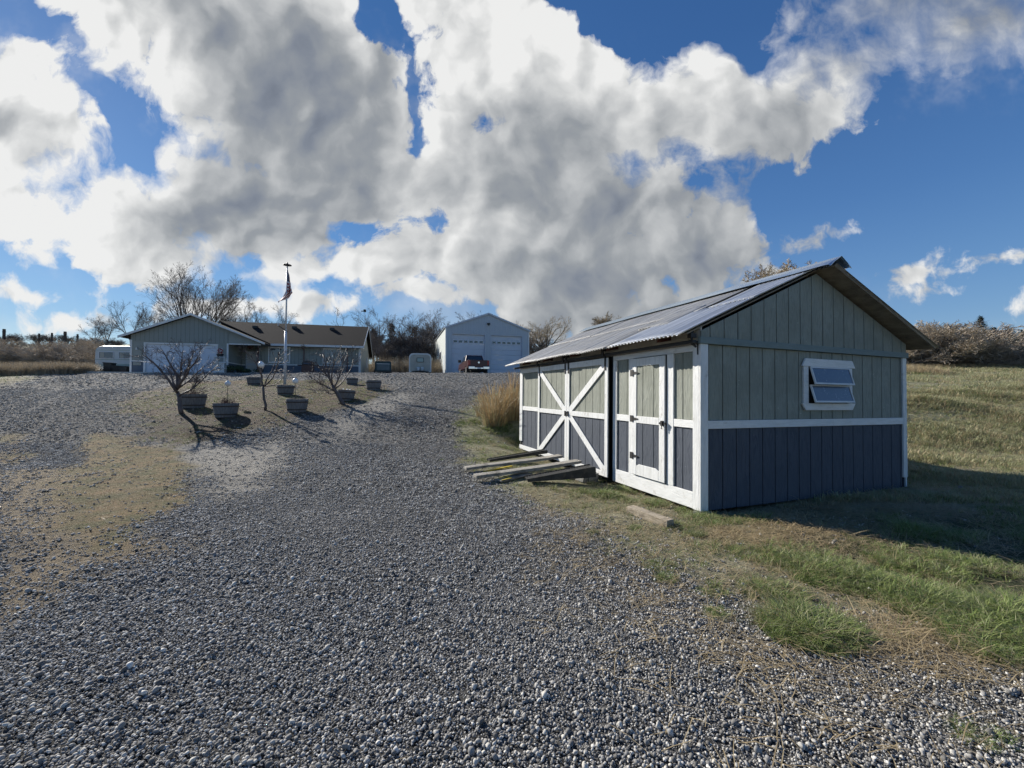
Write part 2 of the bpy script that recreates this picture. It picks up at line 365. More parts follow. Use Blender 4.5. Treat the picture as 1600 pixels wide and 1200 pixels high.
def ground_material():
    m, nt, b = nodes_of('ground_cover'); b.inputs['Roughness'].default_value = .93; b.inputs['Specular IOR Level'].default_value = .25
    geo = N(nt, 'ShaderNodeNewGeometry')
    def noise(scale, det=6, rough=.6, st=None):
        n = N(nt, 'ShaderNodeTexNoise', inp={'Scale': scale, 'Detail': det, 'Roughness': rough})
        src = geo.outputs['Position']
        if st:
            mp = N(nt, 'ShaderNodeMapping'); mp.inputs['Scale'].default_value = st; L(nt, src, mp.inputs[0]); src = mp.outputs[0]
        L(nt, src, n.inputs['Vector']); return n.outputs[0]
    def mr(x, a, c, d=0, e=1):
        n = N(nt, 'ShaderNodeMapRange', inp={'From Min': a, 'From Max': c, 'To Min': d, 'To Max': e}); L(nt, x, n.inputs[0]); return n.outputs[0]
    def mix(f, a, c):
        n = N(nt, 'ShaderNodeMix', data_type='RGBA')
        for k, v in (('A', a), ('B', c)):
            if isinstance(v, tuple): n.inputs[k].default_value = rgba(v)
            else: L(nt, v, n.inputs[k])
        if isinstance(f, float): n.inputs['Factor'].default_value = f
        else: L(nt, f, n.inputs['Factor'])
        return n.outputs['Result']
    def mth(op, a, c=None):
        n = N(nt, 'ShaderNodeMath', operation=op)
        for i, v in enumerate((a, c)):
            if v is None: continue
            if isinstance(v, (int, float)): n.inputs[i].default_value = v
            else: L(nt, v, n.inputs[i])
        return n.outputs[0]
    def attr(nm):
        n = N(nt, 'ShaderNodeAttribute'); n.attribute_name = nm; return n.outputs['Fac']
    # gravel: voronoi stones of two sizes
    vo = N(nt, 'ShaderNodeTexVoronoi', inp={'Scale': 34.0}); L(nt, geo.outputs['Position'], vo.inputs['Vector'])
    vo2 = N(nt, 'ShaderNodeTexVoronoi', inp={'Scale': 15.0}); L(nt, geo.outputs['Position'], vo2.inputs['Vector'])
    sp = N(nt, 'ShaderNodeSeparateColor'); L(nt, vo.outputs['Color'], sp.inputs[0])
    sp2 = N(nt, 'ShaderNodeSeparateColor'); L(nt, vo2.outputs['Color'], sp2.inputs[0])
    rp = N(nt, 'ShaderNodeValToRGB'); cr = rp.color_ramp
    cr.elements[0].position = 0; cr.elements[0].color = (.022, .023, .025, 1)
    cr.elements[1].position = 1; cr.elements[1].color = (.33, .325, .31, 1)
    for p, c in ((.45, (.12, .116, .11, 1)), (.75, (.27, .262, .25, 1)), (.92, (.50, .48, .45, 1))):
        e = cr.elements.new(p); e.color = c
    L(nt, mth('ADD', mth('MULTIPLY', sp.outputs[0], .7), mth('MULTIPLY', sp2.outputs[1], .3)), rp.inputs[0])
    big = noise(.35, 5); med = noise(2.2, 6); fine = noise(16, 8, .7); spk = noise(60, 4, .7); xf = noise(7, 8, .75)
    grav = mix(mr(big, .35, .7, 0, .35), rp.outputs[0], (.16, .157, .15))
    grav = mix(mr(fine, .55, .75, 0, .5), grav, (.045, .045, .048))
    dust = mix(mr(fine, .35, .65), (.50, .47, .41), (.28, .265, .24))
    grav = mix(mth('MULTIPLY', attr('dust'), mr(xf, .3, .5, .5, 1)), grav, dust)
    tanc = mix(mr(fine, .4, .6), (.42, .33, .21), (.19, .15, .10))
    grav = mix(mth('MULTIPLY', attr('tan'), mr(xf, .33, .5, .35, 1)), grav, tanc)
    # moss / turf low
    mossc = mix(mr(med, .4, .62), (.13, .125, .05), (.30, .20, .10))
    mossc = mix(mr(fine, .45, .7, 0, .8), mossc, (.30, .24, .14))
    col = mix(mth('MULTIPLY', attr('moss'), mr(xf, .25, .42, .6, 1)), grav, mossc)
    # mulch of the island
    mul = mix(mr(fine, .42, .60), (.045, .032, .023), (.20, .155, .105))
    mul = mix(mr(spk, .58, .68, 0, .8), mul, (.33, .29, .22))
    mul = mix(mr(med, .5, .62, 0, .85), mul, mix(mr(fine, .4, .6), (.06, .085, .022), (.15, .15, .055)))
    mul = mix(mr(big, .5, .62, 0, .6), mul, (.15, .085, .045))
    col = mix(mth('MULTIPLY', attr('island'), mr(xf, .25, .42, .3, 1)), col, mul)
    # field grass
    stre = noise(1.0, 7, .65, (.35, 1.6, 1)); 
    gr = mix(mr(stre, .38, .62), (.27, .28, .16), (.50, .465, .32))
    gr = mix(mr(fine, .5, .7, 0, .7), gr, (.13, .13, .055))
    gr = mix(mr(noise(.09, 3), .48, .62, 0, .6), gr, (.24, .20, .115))
    gr = mix(mr(spk, .6, .72, 0, .6), gr, (.26, .22, .13))
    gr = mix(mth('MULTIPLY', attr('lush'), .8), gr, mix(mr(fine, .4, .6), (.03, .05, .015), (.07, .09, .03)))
    col = mix(mth('MULTIPLY', attr('grass'), mr(xf, .30, .48, .45, 1)), col, gr)
    L(nt, col, b.inputs['Base Color'])
    # bump
    inv = mr(vo.outputs['Distance'], 0, .6, 1, 0)
    h = mth('ADD', mth('MULTIPLY', inv, .6), mth('MULTIPLY', fine, 1.1))
    bp = N(nt, 'ShaderNodeBump', inp={'Strength': 1.0, 'Distance': .03}); L(nt, h, bp.inputs['Height'])
    bp2 = N(nt, 'ShaderNodeBump', inp={'Strength': 1.0, 'Distance': .18}); L(nt, xf, bp2.inputs['Height']); L(nt, bp.outputs[0], bp2.inputs['Normal'])
    L(nt, bp2.outputs[0], b.inputs['Normal'])
    return m
GMAT = ground_material()
def sheet(name, facemask):
    idx = np.arange(nx * ny).reshape(ny, nx)
    q = np.stack([idx[:-1, :-1], idx[:-1, 1:], idx[1:, 1:], idx[1:, :-1]], -1)[facemask]
    used = np.unique(q); remap = np.full(nx * ny, -1); remap[used] = np.arange(len(used)); q = remap[q]
    co = np.stack([GX.ravel(), GY.ravel(), GZ.ravel()], 1)[used]
    me = bpy.data.meshes.new(name)
    me.vertices.add(len(co)); me.vertices.foreach_set('co', co.astype('f').ravel())
    me.loops.add(q.size); me.loops.foreach_set('vertex_index', q.astype('i').ravel())
    me.polygons.add(len(q)); me.polygons.foreach_set('loop_start', np.arange(0, q.size, 4, dtype='i'))
    me.update(calc_edges=True); me.validate()
    me.polygons.foreach_set('use_smooth', [True] * len(me.polygons))
    for k, v in MK.items():
        a = me.attributes.new(k, 'FLOAT', 'POINT'); a.data.foreach_set('value', v.ravel()[used].astype('f'))
    me.materials.append(GMAT)
    o = bpy.data.objects.new(name, me); COL.objects.link(o); return o
MKC = {k: (v[:-1, :-1] + v[1:, 1:]) / 2 for k, v in MK.items()}
fg = MKC['grass'] > .5; fi = (MKC['island'] > .5) & ~fg
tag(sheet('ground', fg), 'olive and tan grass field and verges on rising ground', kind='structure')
tag(sheet('driveway', ~fg & ~fi), 'dark grey gravel driveway curving uphill to the house', kind='structure')
tag(sheet('garden_bed', fi), 'mulched island bed with patches of moss inside the drive loop', kind='structure')

# ------------------------------------------------------------------ scatter of uncountable stuff (geometry nodes on a point cloud mesh)
def scatter(name, label, pts, rot, scl, idx, protos, mats=None):
    me = bpy.data.meshes.new(name); n = len(pts)
    me.vertices.add(n); me.vertices.foreach_set('co', np.asarray(pts, 'f').ravel())
    a = me.attributes.new('rot', 'FLOAT_VECTOR', 'POINT'); a.data.foreach_set('vector', np.asarray(rot, 'f').ravel())
    a = me.attributes.new('scl', 'FLOAT_VECTOR', 'POINT'); a.data.foreach_set('vector', np.asarray(scl, 'f').ravel())
    a = me.attributes.new('idx', 'INT', 'POINT'); a.data.foreach_set('value', np.asarray(idx, 'i'))
    o = bpy.data.objects.new(name, me); COL.objects.link(o)
    c = bpy.data.collections.new(name + '_shapes')
    for i, p in enumerate(protos):
        p.name = '%s_shape_%02d' % (name, i)
        for u in list(p.users_collection): u.objects.unlink(p)
        c.objects.link(p)
    ng = bpy.data.node_groups.new(name, 'GeometryNodeTree')
    ng.interface.new_socket('Geometry', in_out='INPUT', socket_type='NodeSocketGeometry')
    ng.interface.new_socket('Geometry', in_out='OUTPUT', socket_type='NodeSocketGeometry')
    gi = ng.nodes.new('NodeGroupInput'); go = ng.nodes.new('NodeGroupOutput')
    ci = ng.nodes.new('GeometryNodeCollectionInfo'); ci.inputs['Collection'].default_value = c
    ci.inputs['Separate Children'].default_value = True; ci.inputs['Reset Children'].default_value = True
    ip = ng.nodes.new('GeometryNodeInstanceOnPoints'); ip.inputs['Pick Instance'].default_value = True
    def na(nm, t):
        k = ng.nodes.new('GeometryNodeInputNamedAttribute'); k.data_type = t; k.inputs['Name'].default_value = nm
        return [s for s in k.outputs if s.enabled and s.name == 'Attribute'][0]
    e2r = ng.nodes.new('FunctionNodeEulerToRotation')
    ng.links.new(gi.outputs[0], ip.inputs['Points']); ng.links.new(ci.outputs[0], ip.inputs['Instance'])
    ng.links.new(na('rot', 'FLOAT_VECTOR'), e2r.inputs[0]); ng.links.new(e2r.outputs[0], ip.inputs['Rotation'])
    ng.links.new(na('scl', 'FLOAT_VECTOR'), ip.inputs['Scale']); ng.links.new(na('idx', 'INT'), ip.inputs['Instance Index'])
    ng.links.new(ip.outputs[0], go.inputs[0])
    md = o.modifiers.new('scatter', 'NODES'); md.node_group = ng
    tag(o, label, kind='stuff'); return o

# gravel stones
def stone_mat():
    m, nt, b = nodes_of('gravel_stone'); b.inputs['Roughness'].default_value = .75; b.inputs['Specular IOR Level'].default_value = .35
    oi0 = N(nt, 'ShaderNodeObjectInfo'); gi_ = N(nt, 'ShaderNodeNewGeometry'); ad = N(nt, 'ShaderNodeMath', operation='MULTIPLY_ADD', inp={1: 7.3}); L(nt, oi0.outputs['Random'], ad.inputs[0]); L(nt, gi_.outputs['Random Per Island'], ad.inputs[2]); fr_ = N(nt, 'ShaderNodeMath', operation='FRACT'); L(nt, ad.outputs[0], fr_.inputs[0]); rp = N(nt, 'ShaderNodeValToRGB'); cr = rp.color_ramp
    cr.elements[0].position = 0; cr.elements[0].color = (.07, .068, .065, 1)
    cr.elements[1].position = 1; cr.elements[1].color = (.72, .70, .66, 1)
    for p, c in ((.3, (.155, .15, .144, 1)), (.6, (.31, .30, .282, 1)), (.80, (.47, .45, .415, 1)), (.93, (.62, .59, .52, 1))):
        e = cr.elements.new(p); e.color = c
    L(nt, fr_.outputs[0], rp.inputs[0])
    tc = N(nt, 'ShaderNodeTexCoord'); n = N(nt, 'ShaderNodeTexNoise', inp={'Scale': 1.6, 'Detail': 5}); L(nt, tc.outputs['Object'], n.inputs['Vector'])
    x = N(nt, 'ShaderNodeMix', data_type='RGBA', blend_type='MULTIPLY', inp={'Factor': .6})
    mr = N(nt, 'ShaderNodeMapRange', inp={'From Min': .3, 'From Max': .7, 'To Min': .6, 'To Max': 1.25}); L(nt, n.outputs[0], mr.inputs[0])
    L(nt, rp.outputs[0], x.inputs['A']); L(nt, mr.outputs[0], x.inputs['B'])
    ln = N(nt, 'ShaderNodeTexNoise', inp={'Scale': .55, 'Detail': 4}); L(nt, oi0.outputs['Location'], ln.inputs['Vector'])
    lm = N(nt, 'ShaderNodeMapRange', inp={'From Min': .38, 'From Max': .66, 'To Min': 0, 'To Max': .32}); L(nt, ln.outputs[0], lm.inputs[0])
    x2 = N(nt, 'ShaderNodeMix', data_type='RGBA'); x2.inputs['B'].default_value = (.40, .375, .33, 1); L(nt, lm.outputs[0], x2.inputs['Factor']); L(nt, x.outputs['Result'], x2.inputs['A'])
    L(nt, x2.outputs['Result'], b.inputs['Base Color'])
    return m
SM = stone_mat()
def stone_bm(seed, sub):
    bm = bmesh.new(); bmesh.ops.create_icosphere(bm, subdivisions=sub, radius=1)
    rs = random.Random(seed); s = (1, rs.uniform(.62, .85), rs.uniform(.42, .62))
    for v in bm.verts:
        k = 1 + .32 * mnoise.noise(v.co * 1.1 + Vector((seed * 5.1, 0, 0))) + .1 * mnoise.noise(v.co * 2.7 + Vector((0, seed * 3.3, 0)))
        v.co = Vector((v.co.x * s[0], v.co.y * s[1], v.co.z * s[2])) * k
    for _ in range(5):
        pn = Vector((rs.gauss(0, 1), rs.gauss(0, 1), rs.gauss(0, .8))).normalized(); pd = rs.uniform(.38, .62)
        for v in bm.verts:
            e = v.co.dot(pn) - pd
            if e > 0: v.co -= pn * e * .85
    return bm
def cluster(seed, sub, n=4):
    rs = random.Random(seed * 31 + 5); bm = bmesh.new()
    for k in range(n):
        b = stone_bm(seed * 10 + k, sub); s = math.exp(rs.gauss(-.15, .38)); a = k / n * 6.283 + rs.uniform(-.5, .5); r = rs.uniform(1.0, 1.75)
        T = Matrix.Translation((math.cos(a) * r, math.sin(a) * r, rs.uniform(-.35, .35))) @ Euler((rs.gauss(0, .4), rs.gauss(0, .4), rs.uniform(0, 6.28))).to_matrix().to_4x4() @ Matrix.Diagonal((s, s, s, 1))
        tm = bpy.data.meshes.new('t'); b.transform(T); b.to_mesh(tm); b.free(); bm.from_mesh(tm); bpy.data.meshes.remove(tm)
    me = bpy.data.meshes.new('stone'); bm.to_mesh(me); bm.free()
    me.polygons.foreach_set('use_smooth', [True] * len(me.polygons)); me.materials.append(SM)
    return bpy.data.objects.new('stone', me)
def cells(y0, y1, step, xr=1.36):
    xs = np.arange(-xr * y1 - .3, xr * y1 + .3, step); ys = np.arange(y0, y1, step)
    X, Y = np.meshgrid(xs, ys); X = X + rng.uniform(-.6, .6, X.shape) * step; Y = Y + rng.uniform(-.6, .6, Y.shape) * step
    k = np.abs(X) < xr * Y + .5
    return X[k], Y[k]
SX, SY, SS = [], [], []
for y0, y1, st, s in ((.9, 3.0, .0205, .0074), (3.0, 6.0, .027, .0088), (6.0, 10.5, .042, .0115), (10.5, 19, .085, .0165), (19, 34, .2, .025)):
    X, Y = cells(y0, y1, st); m = masks(X, Y)
    pr = (1 - .92 * m['island']) * (1 - .93 * m['moss']) * (1 - .93 * m['grass']) * (1 - .82 * m['tan']) * (1 - .88 * m['dust'])
    pr = np.where((m['grass'] > .6) & (Y > 5), pr * .15, pr)
    pr *= 1 - .92 * m['lush']
    k = rng.random(X.shape) < pr
    a = (X - SHC[0]) * SA[0] + (Y - SHC[1]) * SA[1]; bb = (X - SHC[0]) * SB[0] + (Y - SHC[1]) * SB[1]
    k &= ~((a > -.05) & (a < SW + .1) & (bb > -.05) & (bb < SL))
    X, Y = X[k], Y[k]
    SX.append(X); SY.append(Y)
    sz = s * np.exp(rng.normal(-.03, .32, X.shape)).clip(.4, 1.9); SS.append(sz * (1 + .35 * np.sin(X * .9 + Y * 1.3)*.3))
SX = np.concatenate(SX); SY = np.concatenate(SY); SS = np.concatenate(SS); n = len(SX)
print('stones', n)
pts = np.stack([SX, SY, height(SX, SY) + SS * rng.uniform(.1, .9, n)], 1)
rot = np.stack([rng.normal(0, .12, n), rng.normal(0, .12, n), rng.uniform(0, 6.28, n)], 1)
idx = np.where(SY < 4.2, rng.integers(0, 8, n), rng.integers(8, 16, n))
scatter('gravel_stones', 'loose dark grey rounded gravel covering the driveway', pts, rot, np.repeat(SS[:, None], 3, 1), idx,
        [cluster(i, 2) for i in range(8)] + [cluster(10 + i, 1) for i in range(8)])

# grass tufts
def grass_mat(name, a, bcol, trans=.25):
    m, nt, b = nodes_of(name); b.inputs['Roughness'].default_value = .55; b.inputs['Specular IOR Level'].default_value = .4
    oi = N(nt, 'ShaderNodeObjectInfo'); geo = N(nt, 'ShaderNodeNewGeometry')
    ad = N(nt, 'ShaderNodeMath', operation='ADD'); L(nt, oi.outputs['Random'], ad.inputs[0]); L(nt, geo.outputs['Random Per Island'], ad.inputs[1])
    hf = N(nt, 'ShaderNodeMath', operation='MULTIPLY', inp={1: .5}); L(nt, ad.outputs[0], hf.inputs[0])
    x = N(nt, 'ShaderNodeMix', data_type='RGBA'); x.inputs['A'].default_value = rgba(a); x.inputs['B'].default_value = rgba(bcol)
    L(nt, hf.outputs[0], x.inputs['Factor']); L(nt, x.outputs['Result'], b.inputs['Base Color'])
    tr = N(nt, 'ShaderNodeBsdfTranslucent'); L(nt, x.outputs['Result'], tr.inputs[0])
    ms = N(nt, 'ShaderNodeMixShader', inp={0: trans}); L(nt, b.outputs[0], ms.inputs[1]); L(nt, tr.outputs[0], ms.inputs[2])
    L(nt, ms.outputs[0], nt.nodes['Material Output'].inputs[0]); return m
GG = grass_mat('green_blades', (.08, .15, .03), (.33, .37, .13))
GO = grass_mat('olive_blades', (.22, .235, .11), (.47, .45, .27))
GS = grass_mat('straw_blades', (.52, .42, .25), (.28, .21, .12))
GW = grass_mat('tall_tan_blades', (.52, .38, .20), (.30, .20, .10), .3)
GR = grass_mat('grey_tan_blades', (.42, .35, .25), (.26, .21, .15), .2)
def tuft(seed, nb, h, spread, w, mat, lean=.6, flat=0.0, wind=(0, 0)):
    rs = random.Random(seed); mb = MB()
    for i in range(nb):
        a = rs.uniform(0, 6.283); r = spread * math.sqrt(rs.random()); bx, by = r * math.cos(a), r * math.sin(a)
        hh = h * rs.uniform(.45, 1.1); ln = lean * rs.uniform(.2, 1.2); a2 = a + rs.uniform(-.9, .9)
        dx, dy = math.cos(a2) * ln + wind[0], math.sin(a2) * ln + wind[1]
        sx, sy = -math.sin(a2) * w / 2, math.cos(a2) * w / 2; vs = []
        for k in range(4):
            t = k / 3; q = t * t
            x = bx + dx * hh * q; y = by + dy * hh * q; z = hh * (t * (1 - .45 * ln * t)) * (1 - flat * t)
            ww = (1 - t * .85)
            vs += [(x - sx * ww, y - sy * ww, z), (x + sx * ww, y + sy * ww, z)]
        mb.add(vs, [(0, 1, 3, 2), (2, 3, 5, 4), (4, 5, 7, 6)])
    me = bpy.data.meshes.new('tuft'); me.from_pydata(mb.v, [], mb.f); me.materials.append(mat)
    return bpy.data.objects.new('tuft', me)
def straw(seed, nb, ln, mat):
    rs = random.Random(seed); mb = MB()
    for i in range(nb):
        a = rs.gauss(.6, .8); x, y = rs.uniform(-.12, .12), rs.uniform(-.12, .12); l = ln * rs.uniform(.4, 1.3); w = .0018
        z0, z1 = rs.uniform(.004, .03), rs.uniform(.004, .05)
        dx, dy = math.cos(a) * l, -math.sin(a) * l; sx, sy = -dy / l * w, dx / l * w; b = rs.uniform(-.03, .03)
        mx, my = x + dx / 2 - dy * b * 2, y + dy / 2 + dx * b * 2
        mb.add([(x - sx, y - sy, z0), (x + sx, y + sy, z0), (mx - sx, my - sy, (z0 + z1) / 2 + .01), (mx + sx, my + sy, (z0 + z1) / 2 + .01), (x + dx, y + dy, z1), (x + dx + sx, y + dy + sy, z1)], [(0, 1, 3, 2), (2, 3, 5, 4)])
    me = bpy.data.meshes.new('straw'); me.from_pydata(mb.v, [], mb.f); me.materials.append(mat)
    return bpy.data.objects.new('straw', me)
def notshed(X, Y, m=.05):
    a = (X - SHC[0]) * SA[0] + (Y - SHC[1]) * SA[1]; b = (X - SHC[0]) * SB[0] + (Y - SHC[1]) * SB[1]
    return ~((a > -m) & (a < SW + m) & (b > -m) & (b < SL + m))
def place(name, label, X, Y, s, protos, tilt=.1, zs=None, pick=None):
    k = notshed(X, Y); X, Y, s = X[k], Y[k], s[k]
    n = len(X); print(name, n)
    P = np.stack([X, Y, height(X, Y) - .005], 1)
    ro = np.stack([rng.normal(0, tilt, n), rng.normal(0, tilt, n), rng.uniform(0, 6.283, n)], 1)
    S = np.repeat(s[:, None], 3, 1)
    if zs is not None: S[:, 2] *= zs
    idx = rng.integers(0, len(protos), n) if pick is None else pick(X, Y, n)
    return scatter(name, label, P, ro, S, idx, protos)
def rect(x0, x1, y0, y1, n): return rng.uniform(x0, x1, n), rng.uniform(y0, y1, n)
def blobs(lst):
    Xs, Ys, Ss = [], [], []
    for px, py, r, n, s in lst:
        c = hit(px, py); n = int(n * 1.3); rr = r * np.sqrt(rng.random(n)); a = rng.uniform(0, 6.283, n)
        Xs.append(c.x + rr * np.cos(a)); Ys.append(c.y + rr * np.sin(a) * .8); Ss.append(s * (1.15 - .5 * (rr / r) ** 2) * rng.uniform(.7, 1.2, n))
    return np.concatenate(Xs), np.concatenate(Ys), np.concatenate(Ss)
# lush grass, right foreground and in the shed's shade
X, Y = rect(1.8, 11, 1.8, 6.4, 36000); m = masks(X, Y); pn = np.sin(X * 3.1 + Y * 1.7) * np.sin(Y * 4.3 - X * 1.1)
k = rng.random(len(X)) < m['lush'] * (.85 + .35 * pn) * (.12 + .88 * sstep(-.12, .12, vnoise(X, Y, 1.9, 5))); X, Y, s = X[k], Y[k], (.75 + .35 * pn[k]) * rng.uniform(.6, 1.2, k.sum())
bx, by, bs = blobs([(1265, 985, .30, 330, 1.0), (1210, 925, .25, 130, .7), (1310, 900, .4, 300, .95), (1420, 930, .35, 260, 1.0), (1500, 960, .4, 280, 1.0), (1570, 1010, .35, 260, .95), (1590, 960, .3, 200, 1.0),
                    (1110, 820, .16, 90, .7), (1085, 835, .12, 50, .6), (945, 775, .26, 190, .95), (975, 768, .26, 170, .9), (1025, 788, .22, 130, .8), (1100, 812, .2, 120, .9), (1085, 800, .2, 110, .85), (1165, 812, .3, 120, .7), (880, 735, .3, 90, .5), (910, 768, .15, 50, .6), (1040, 905, .10, 40, .5), (1030, 885, .16, 60, .5), (1120, 960, .10, 40, .45), (1110, 925, .12, 40, .4),
                    (1000, 785, .2, 60, .55), (1070, 800, .15, 60, .6), (1140, 815, .2, 80, .6), (1530, 1150, .14, 40, .4), (830, 705, .3, 90, .8), (805, 690, .3, 110, .8), (795, 700, .3, 50, .6), (990, 825, .12, 25, .4), (925, 832, .08, 25, .4), (960, 780, .3, 120, .6), (1090, 812, .25, 90, .7), (1060, 822, .2, 60, .6), (870, 745, .2, 60, .5), (900, 800, .35, 60, .35), (980, 850, .4, 70, .35), (1050, 870, .35, 70, .4), (1150, 860, .35, 90, .5), (1200, 870, .3, 110, .6), (780, 670, .5, 160, .9), (740, 690, .5, 140, .6), (730, 660, .5, 120, .7), (755, 720, .4, 90, .5), (820, 700, .3, 80, .7)])
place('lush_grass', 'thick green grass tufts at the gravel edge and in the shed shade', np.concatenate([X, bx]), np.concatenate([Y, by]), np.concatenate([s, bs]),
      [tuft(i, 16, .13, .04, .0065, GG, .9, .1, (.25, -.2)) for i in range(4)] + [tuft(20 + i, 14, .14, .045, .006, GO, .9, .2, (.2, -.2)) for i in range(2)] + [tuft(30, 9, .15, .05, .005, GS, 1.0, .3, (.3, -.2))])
# field
def fieldpts(y0, y1, n, x0f=.95, x1f=1.5):
    Y = y0 + (y1 - y0) * rng.random(n) ** .8; X = Y * rng.uniform(x0f, x1f, n); return X, Y
X, Y = fieldpts(5.5, 16, 26000, .62, 1.42); X2, Y2 = fieldpts(16, 55, 22000, .80, 1.4)
X = np.concatenate([X, X2]); Y = np.concatenate([Y, Y2]); pn = np.sin(X * .9 + 1.2 * np.sin(Y * .8)) * np.sin(Y * 1.9 + X * .3)
place('field_grass', 'short patchy olive and tan grass across the open field', X, Y, (.65 + .4 * pn) * (1 + Y * .04) * rng.uniform(.5, 1.6, len(X)),
      [tuft(40 + i, 16, .13, .08, .009, GO, .7, .1) for i in range(4)] + [tuft(50 + i, 14, .14, .09, .008, GS, .8, .2) for i in range(2)] + [tuft(56, 14, .12, .08, .009, GG, .8, .2)])
# verge left of the shed and island, moss patch tufts
X, Y = rect(-5, 3.2, 2.4, 22, 26000); m = masks(X, Y); k = rng.random(len(X)) < m['grass'] * .9; k &= (X < 1.9) | (Y < 5.6); X, Y = X[k], Y[k]
X2, Y2 = rect(-16, -3, 9.5, 24, 20000); m2 = masks(X2, Y2); k2 = rng.random(len(X2)) < m2['island'] * (.18 + .7 * (np.sin(X2 * 1.3) * np.cos(Y2 * .9 + X2) > .1)); X2, Y2 = X2[k2], Y2[k2]
X3, Y3 = rect(-9, -3, 4, 9, 22000); m3 = masks(X3, Y3); k3 = rng.random(len(X3)) < m3['moss'] * .6; X3, Y3 = X3[k3], Y3[k3]
X4, Y4 = rect(-45, -14, 5, 31, 9000); m4 = masks(X4, Y4); k4 = rng.random(len(X4)) < m4['grass']; X4, Y4 = X4[k4], Y4[k4]
s = np.concatenate([rng.uniform(.25, .95, len(X)) * (.6 + .6 * (np.sin(X * 2.3 + 1.7 * np.sin(Y * 1.9)) * np.cos(Y * 3.1 + X) > -.1)), rng.uniform(.35, .9, len(X2)), rng.uniform(.12, .28, len(X3)), rng.uniform(.6, 1.4, len(X4))])
place('verge_grass', 'sparse olive and dry grass on verges and island bed', np.concatenate([X, X2, X3, X4]), np.concatenate([Y, Y2, Y3, Y4]), s,
      [tuft(60 + i, 14, .11, .06, .006, GO, .9, .2) for i in range(2)] + [tuft(66 + i, 14, .11, .05, .006, GG, .8, .15) for i in range(2)] + [tuft(70 + i, 12, .11, .07, .005, GS, 1.0, .4) for i in range(3)])
# dry straw
X, Y = rect(.2, 7, 1.3, 6.5, 5200); m = masks(X, Y); line = inpoly_sd(X, Y, RIGHT)
k = (rng.random(len(X)) < np.clip(.25 + .6 * sstep(-1.6, .6, line) , 0, 1) * sstep(-1.9, -.2, line)) & (rng.random(len(X)) < 1 - .6 * m['lush']); X, Y = X[k], Y[k]
X2, Y2 = cells(1.2, 7, .42); k2 = rng.random(len(X2)) < .22; X2, Y2 = X2[k2], Y2[k2]
X3, Y3 = rect(2.6, 6, 3.6, 5.6, 900)
bx, by, bs = blobs([(1160, 840, .35, 120, 1.2), (1240, 830, .4, 120, 1.2), (1400, 1000, .35, 90, 1.1), (1450, 1010, .3, 60, 1.1), (800, 690, .4, 40, 1.2)])
place('dry_straw', 'dry straw stems lying over gravel and grass', np.concatenate([X, X3, bx]), np.concatenate([Y, Y3, by]), rng.uniform(.5, 1.2, len(X) + len(X3) + len(bx)),
      [straw(i, 7, .16, GS) for i in range(5)])
place('loose_straw', 'single straw stems scattered over the gravel', X2, Y2, rng.uniform(.5, 1.3, len(X2)), [straw(100 + i, 1, .14, GS) for i in range(6)])
# tall pale grass along the left bank and reeds behind the trailers
X, Y = rect(-46, -30.5, 26.5, 33, 5000); k = X / Y < -1.03; X, Y = X[k], Y[k]
place('pale_tall_grass', 'pale dry grass in a band along the left bank', X, Y, rng.uniform(.7, 1.3, len(X)), [tuft(80 + i, 30, .75, .25, .02, GR, .5) for i in range(4)])
X, Y = rect(-17, -8, 47, 53, 900)
place('reeds', 'tan reeds standing behind the parked trailers', X, Y, rng.uniform(.35, 1.15, len(X)), [tuft(85 + i, 14, 1.7, .4, .03, GR, .25) for i in range(4)])
X, Y = rect(50, 100, 54, 64, 4500); k = Y / X < 1.2; X, Y = X[k], Y[k]
place('hedge_foot_grass', 'pale tall grass at the foot of the far brush', X, Y, rng.uniform(.4, .9, len(X)), [tuft(90 + i, 26, .8, .35, .04, GS, .4) for i in range(3)])
X, Y = blobs([(1420, 583, 1.6, 120, .9), (1435, 585, 1.4, 90, .8), (1590, 572, 2.5, 110, .8)])[:2]
place('field_straw_tufts', 'pale dry grass tufts standing in the field', X, Y, rng.uniform(.5, 1.1, len(X)), [tuft(95 + i, 24, .6, .25, .02, GS, .4) for i in range(3)])
# ------------------------------------------------------------------ shed
SHZ = math.atan2(.354, .935)
shed = empty('storage_shed', (SHC[0], SHC[1], 0), rot=(0, .0128, SHZ),
             label='sage and slate blue storage shed with white trim and corrugated metal roof', cat='shed')
EZ, RX, RZ = 2.21, 2.17, 3.335          # eave height, ridge position and height
LX, RXE, REZ = -.35, 4.67, 2.29
def ztop(a, off=.075):                    # underside of the roof deck
    z = EZ + (a - LX) / (RX - LX) * (RZ - EZ) if a < RX else RZ - (a - RX) / (RXE - RX) * (RZ - REZ)
    return z - off
PITCHG = .241
def boards_x(mb, a0, a1, z0, z1, y0, y1, slope=False, first=.13, g=.015):
    cuts = [a0] + [c for c in np.arange(first, a1, PITCHG) if c > a0 + .02] + [a1]
    for c0, c1 in zip(cuts[:-1], cuts[1:]):
        u0 = c0 + (g / 2 if c0 != a0 else 0); u1 = c1 - (g / 2 if c1 != a1 else 0)
        if not slope: mb.box(u0, u1, y0, y1, z0, z1)
        else:
            poly = [(u0, z0), (u1, z0), (u1, ztop(u1))]
            if u0 < RX < u1: poly.append((RX, ztop(RX)))
            poly.append((u0, ztop(u0)))
            if min(p[1] for p in poly[2:]) > z0 + .01: mb.prism(poly, y1 - y0, 'y', y0)
    return mb
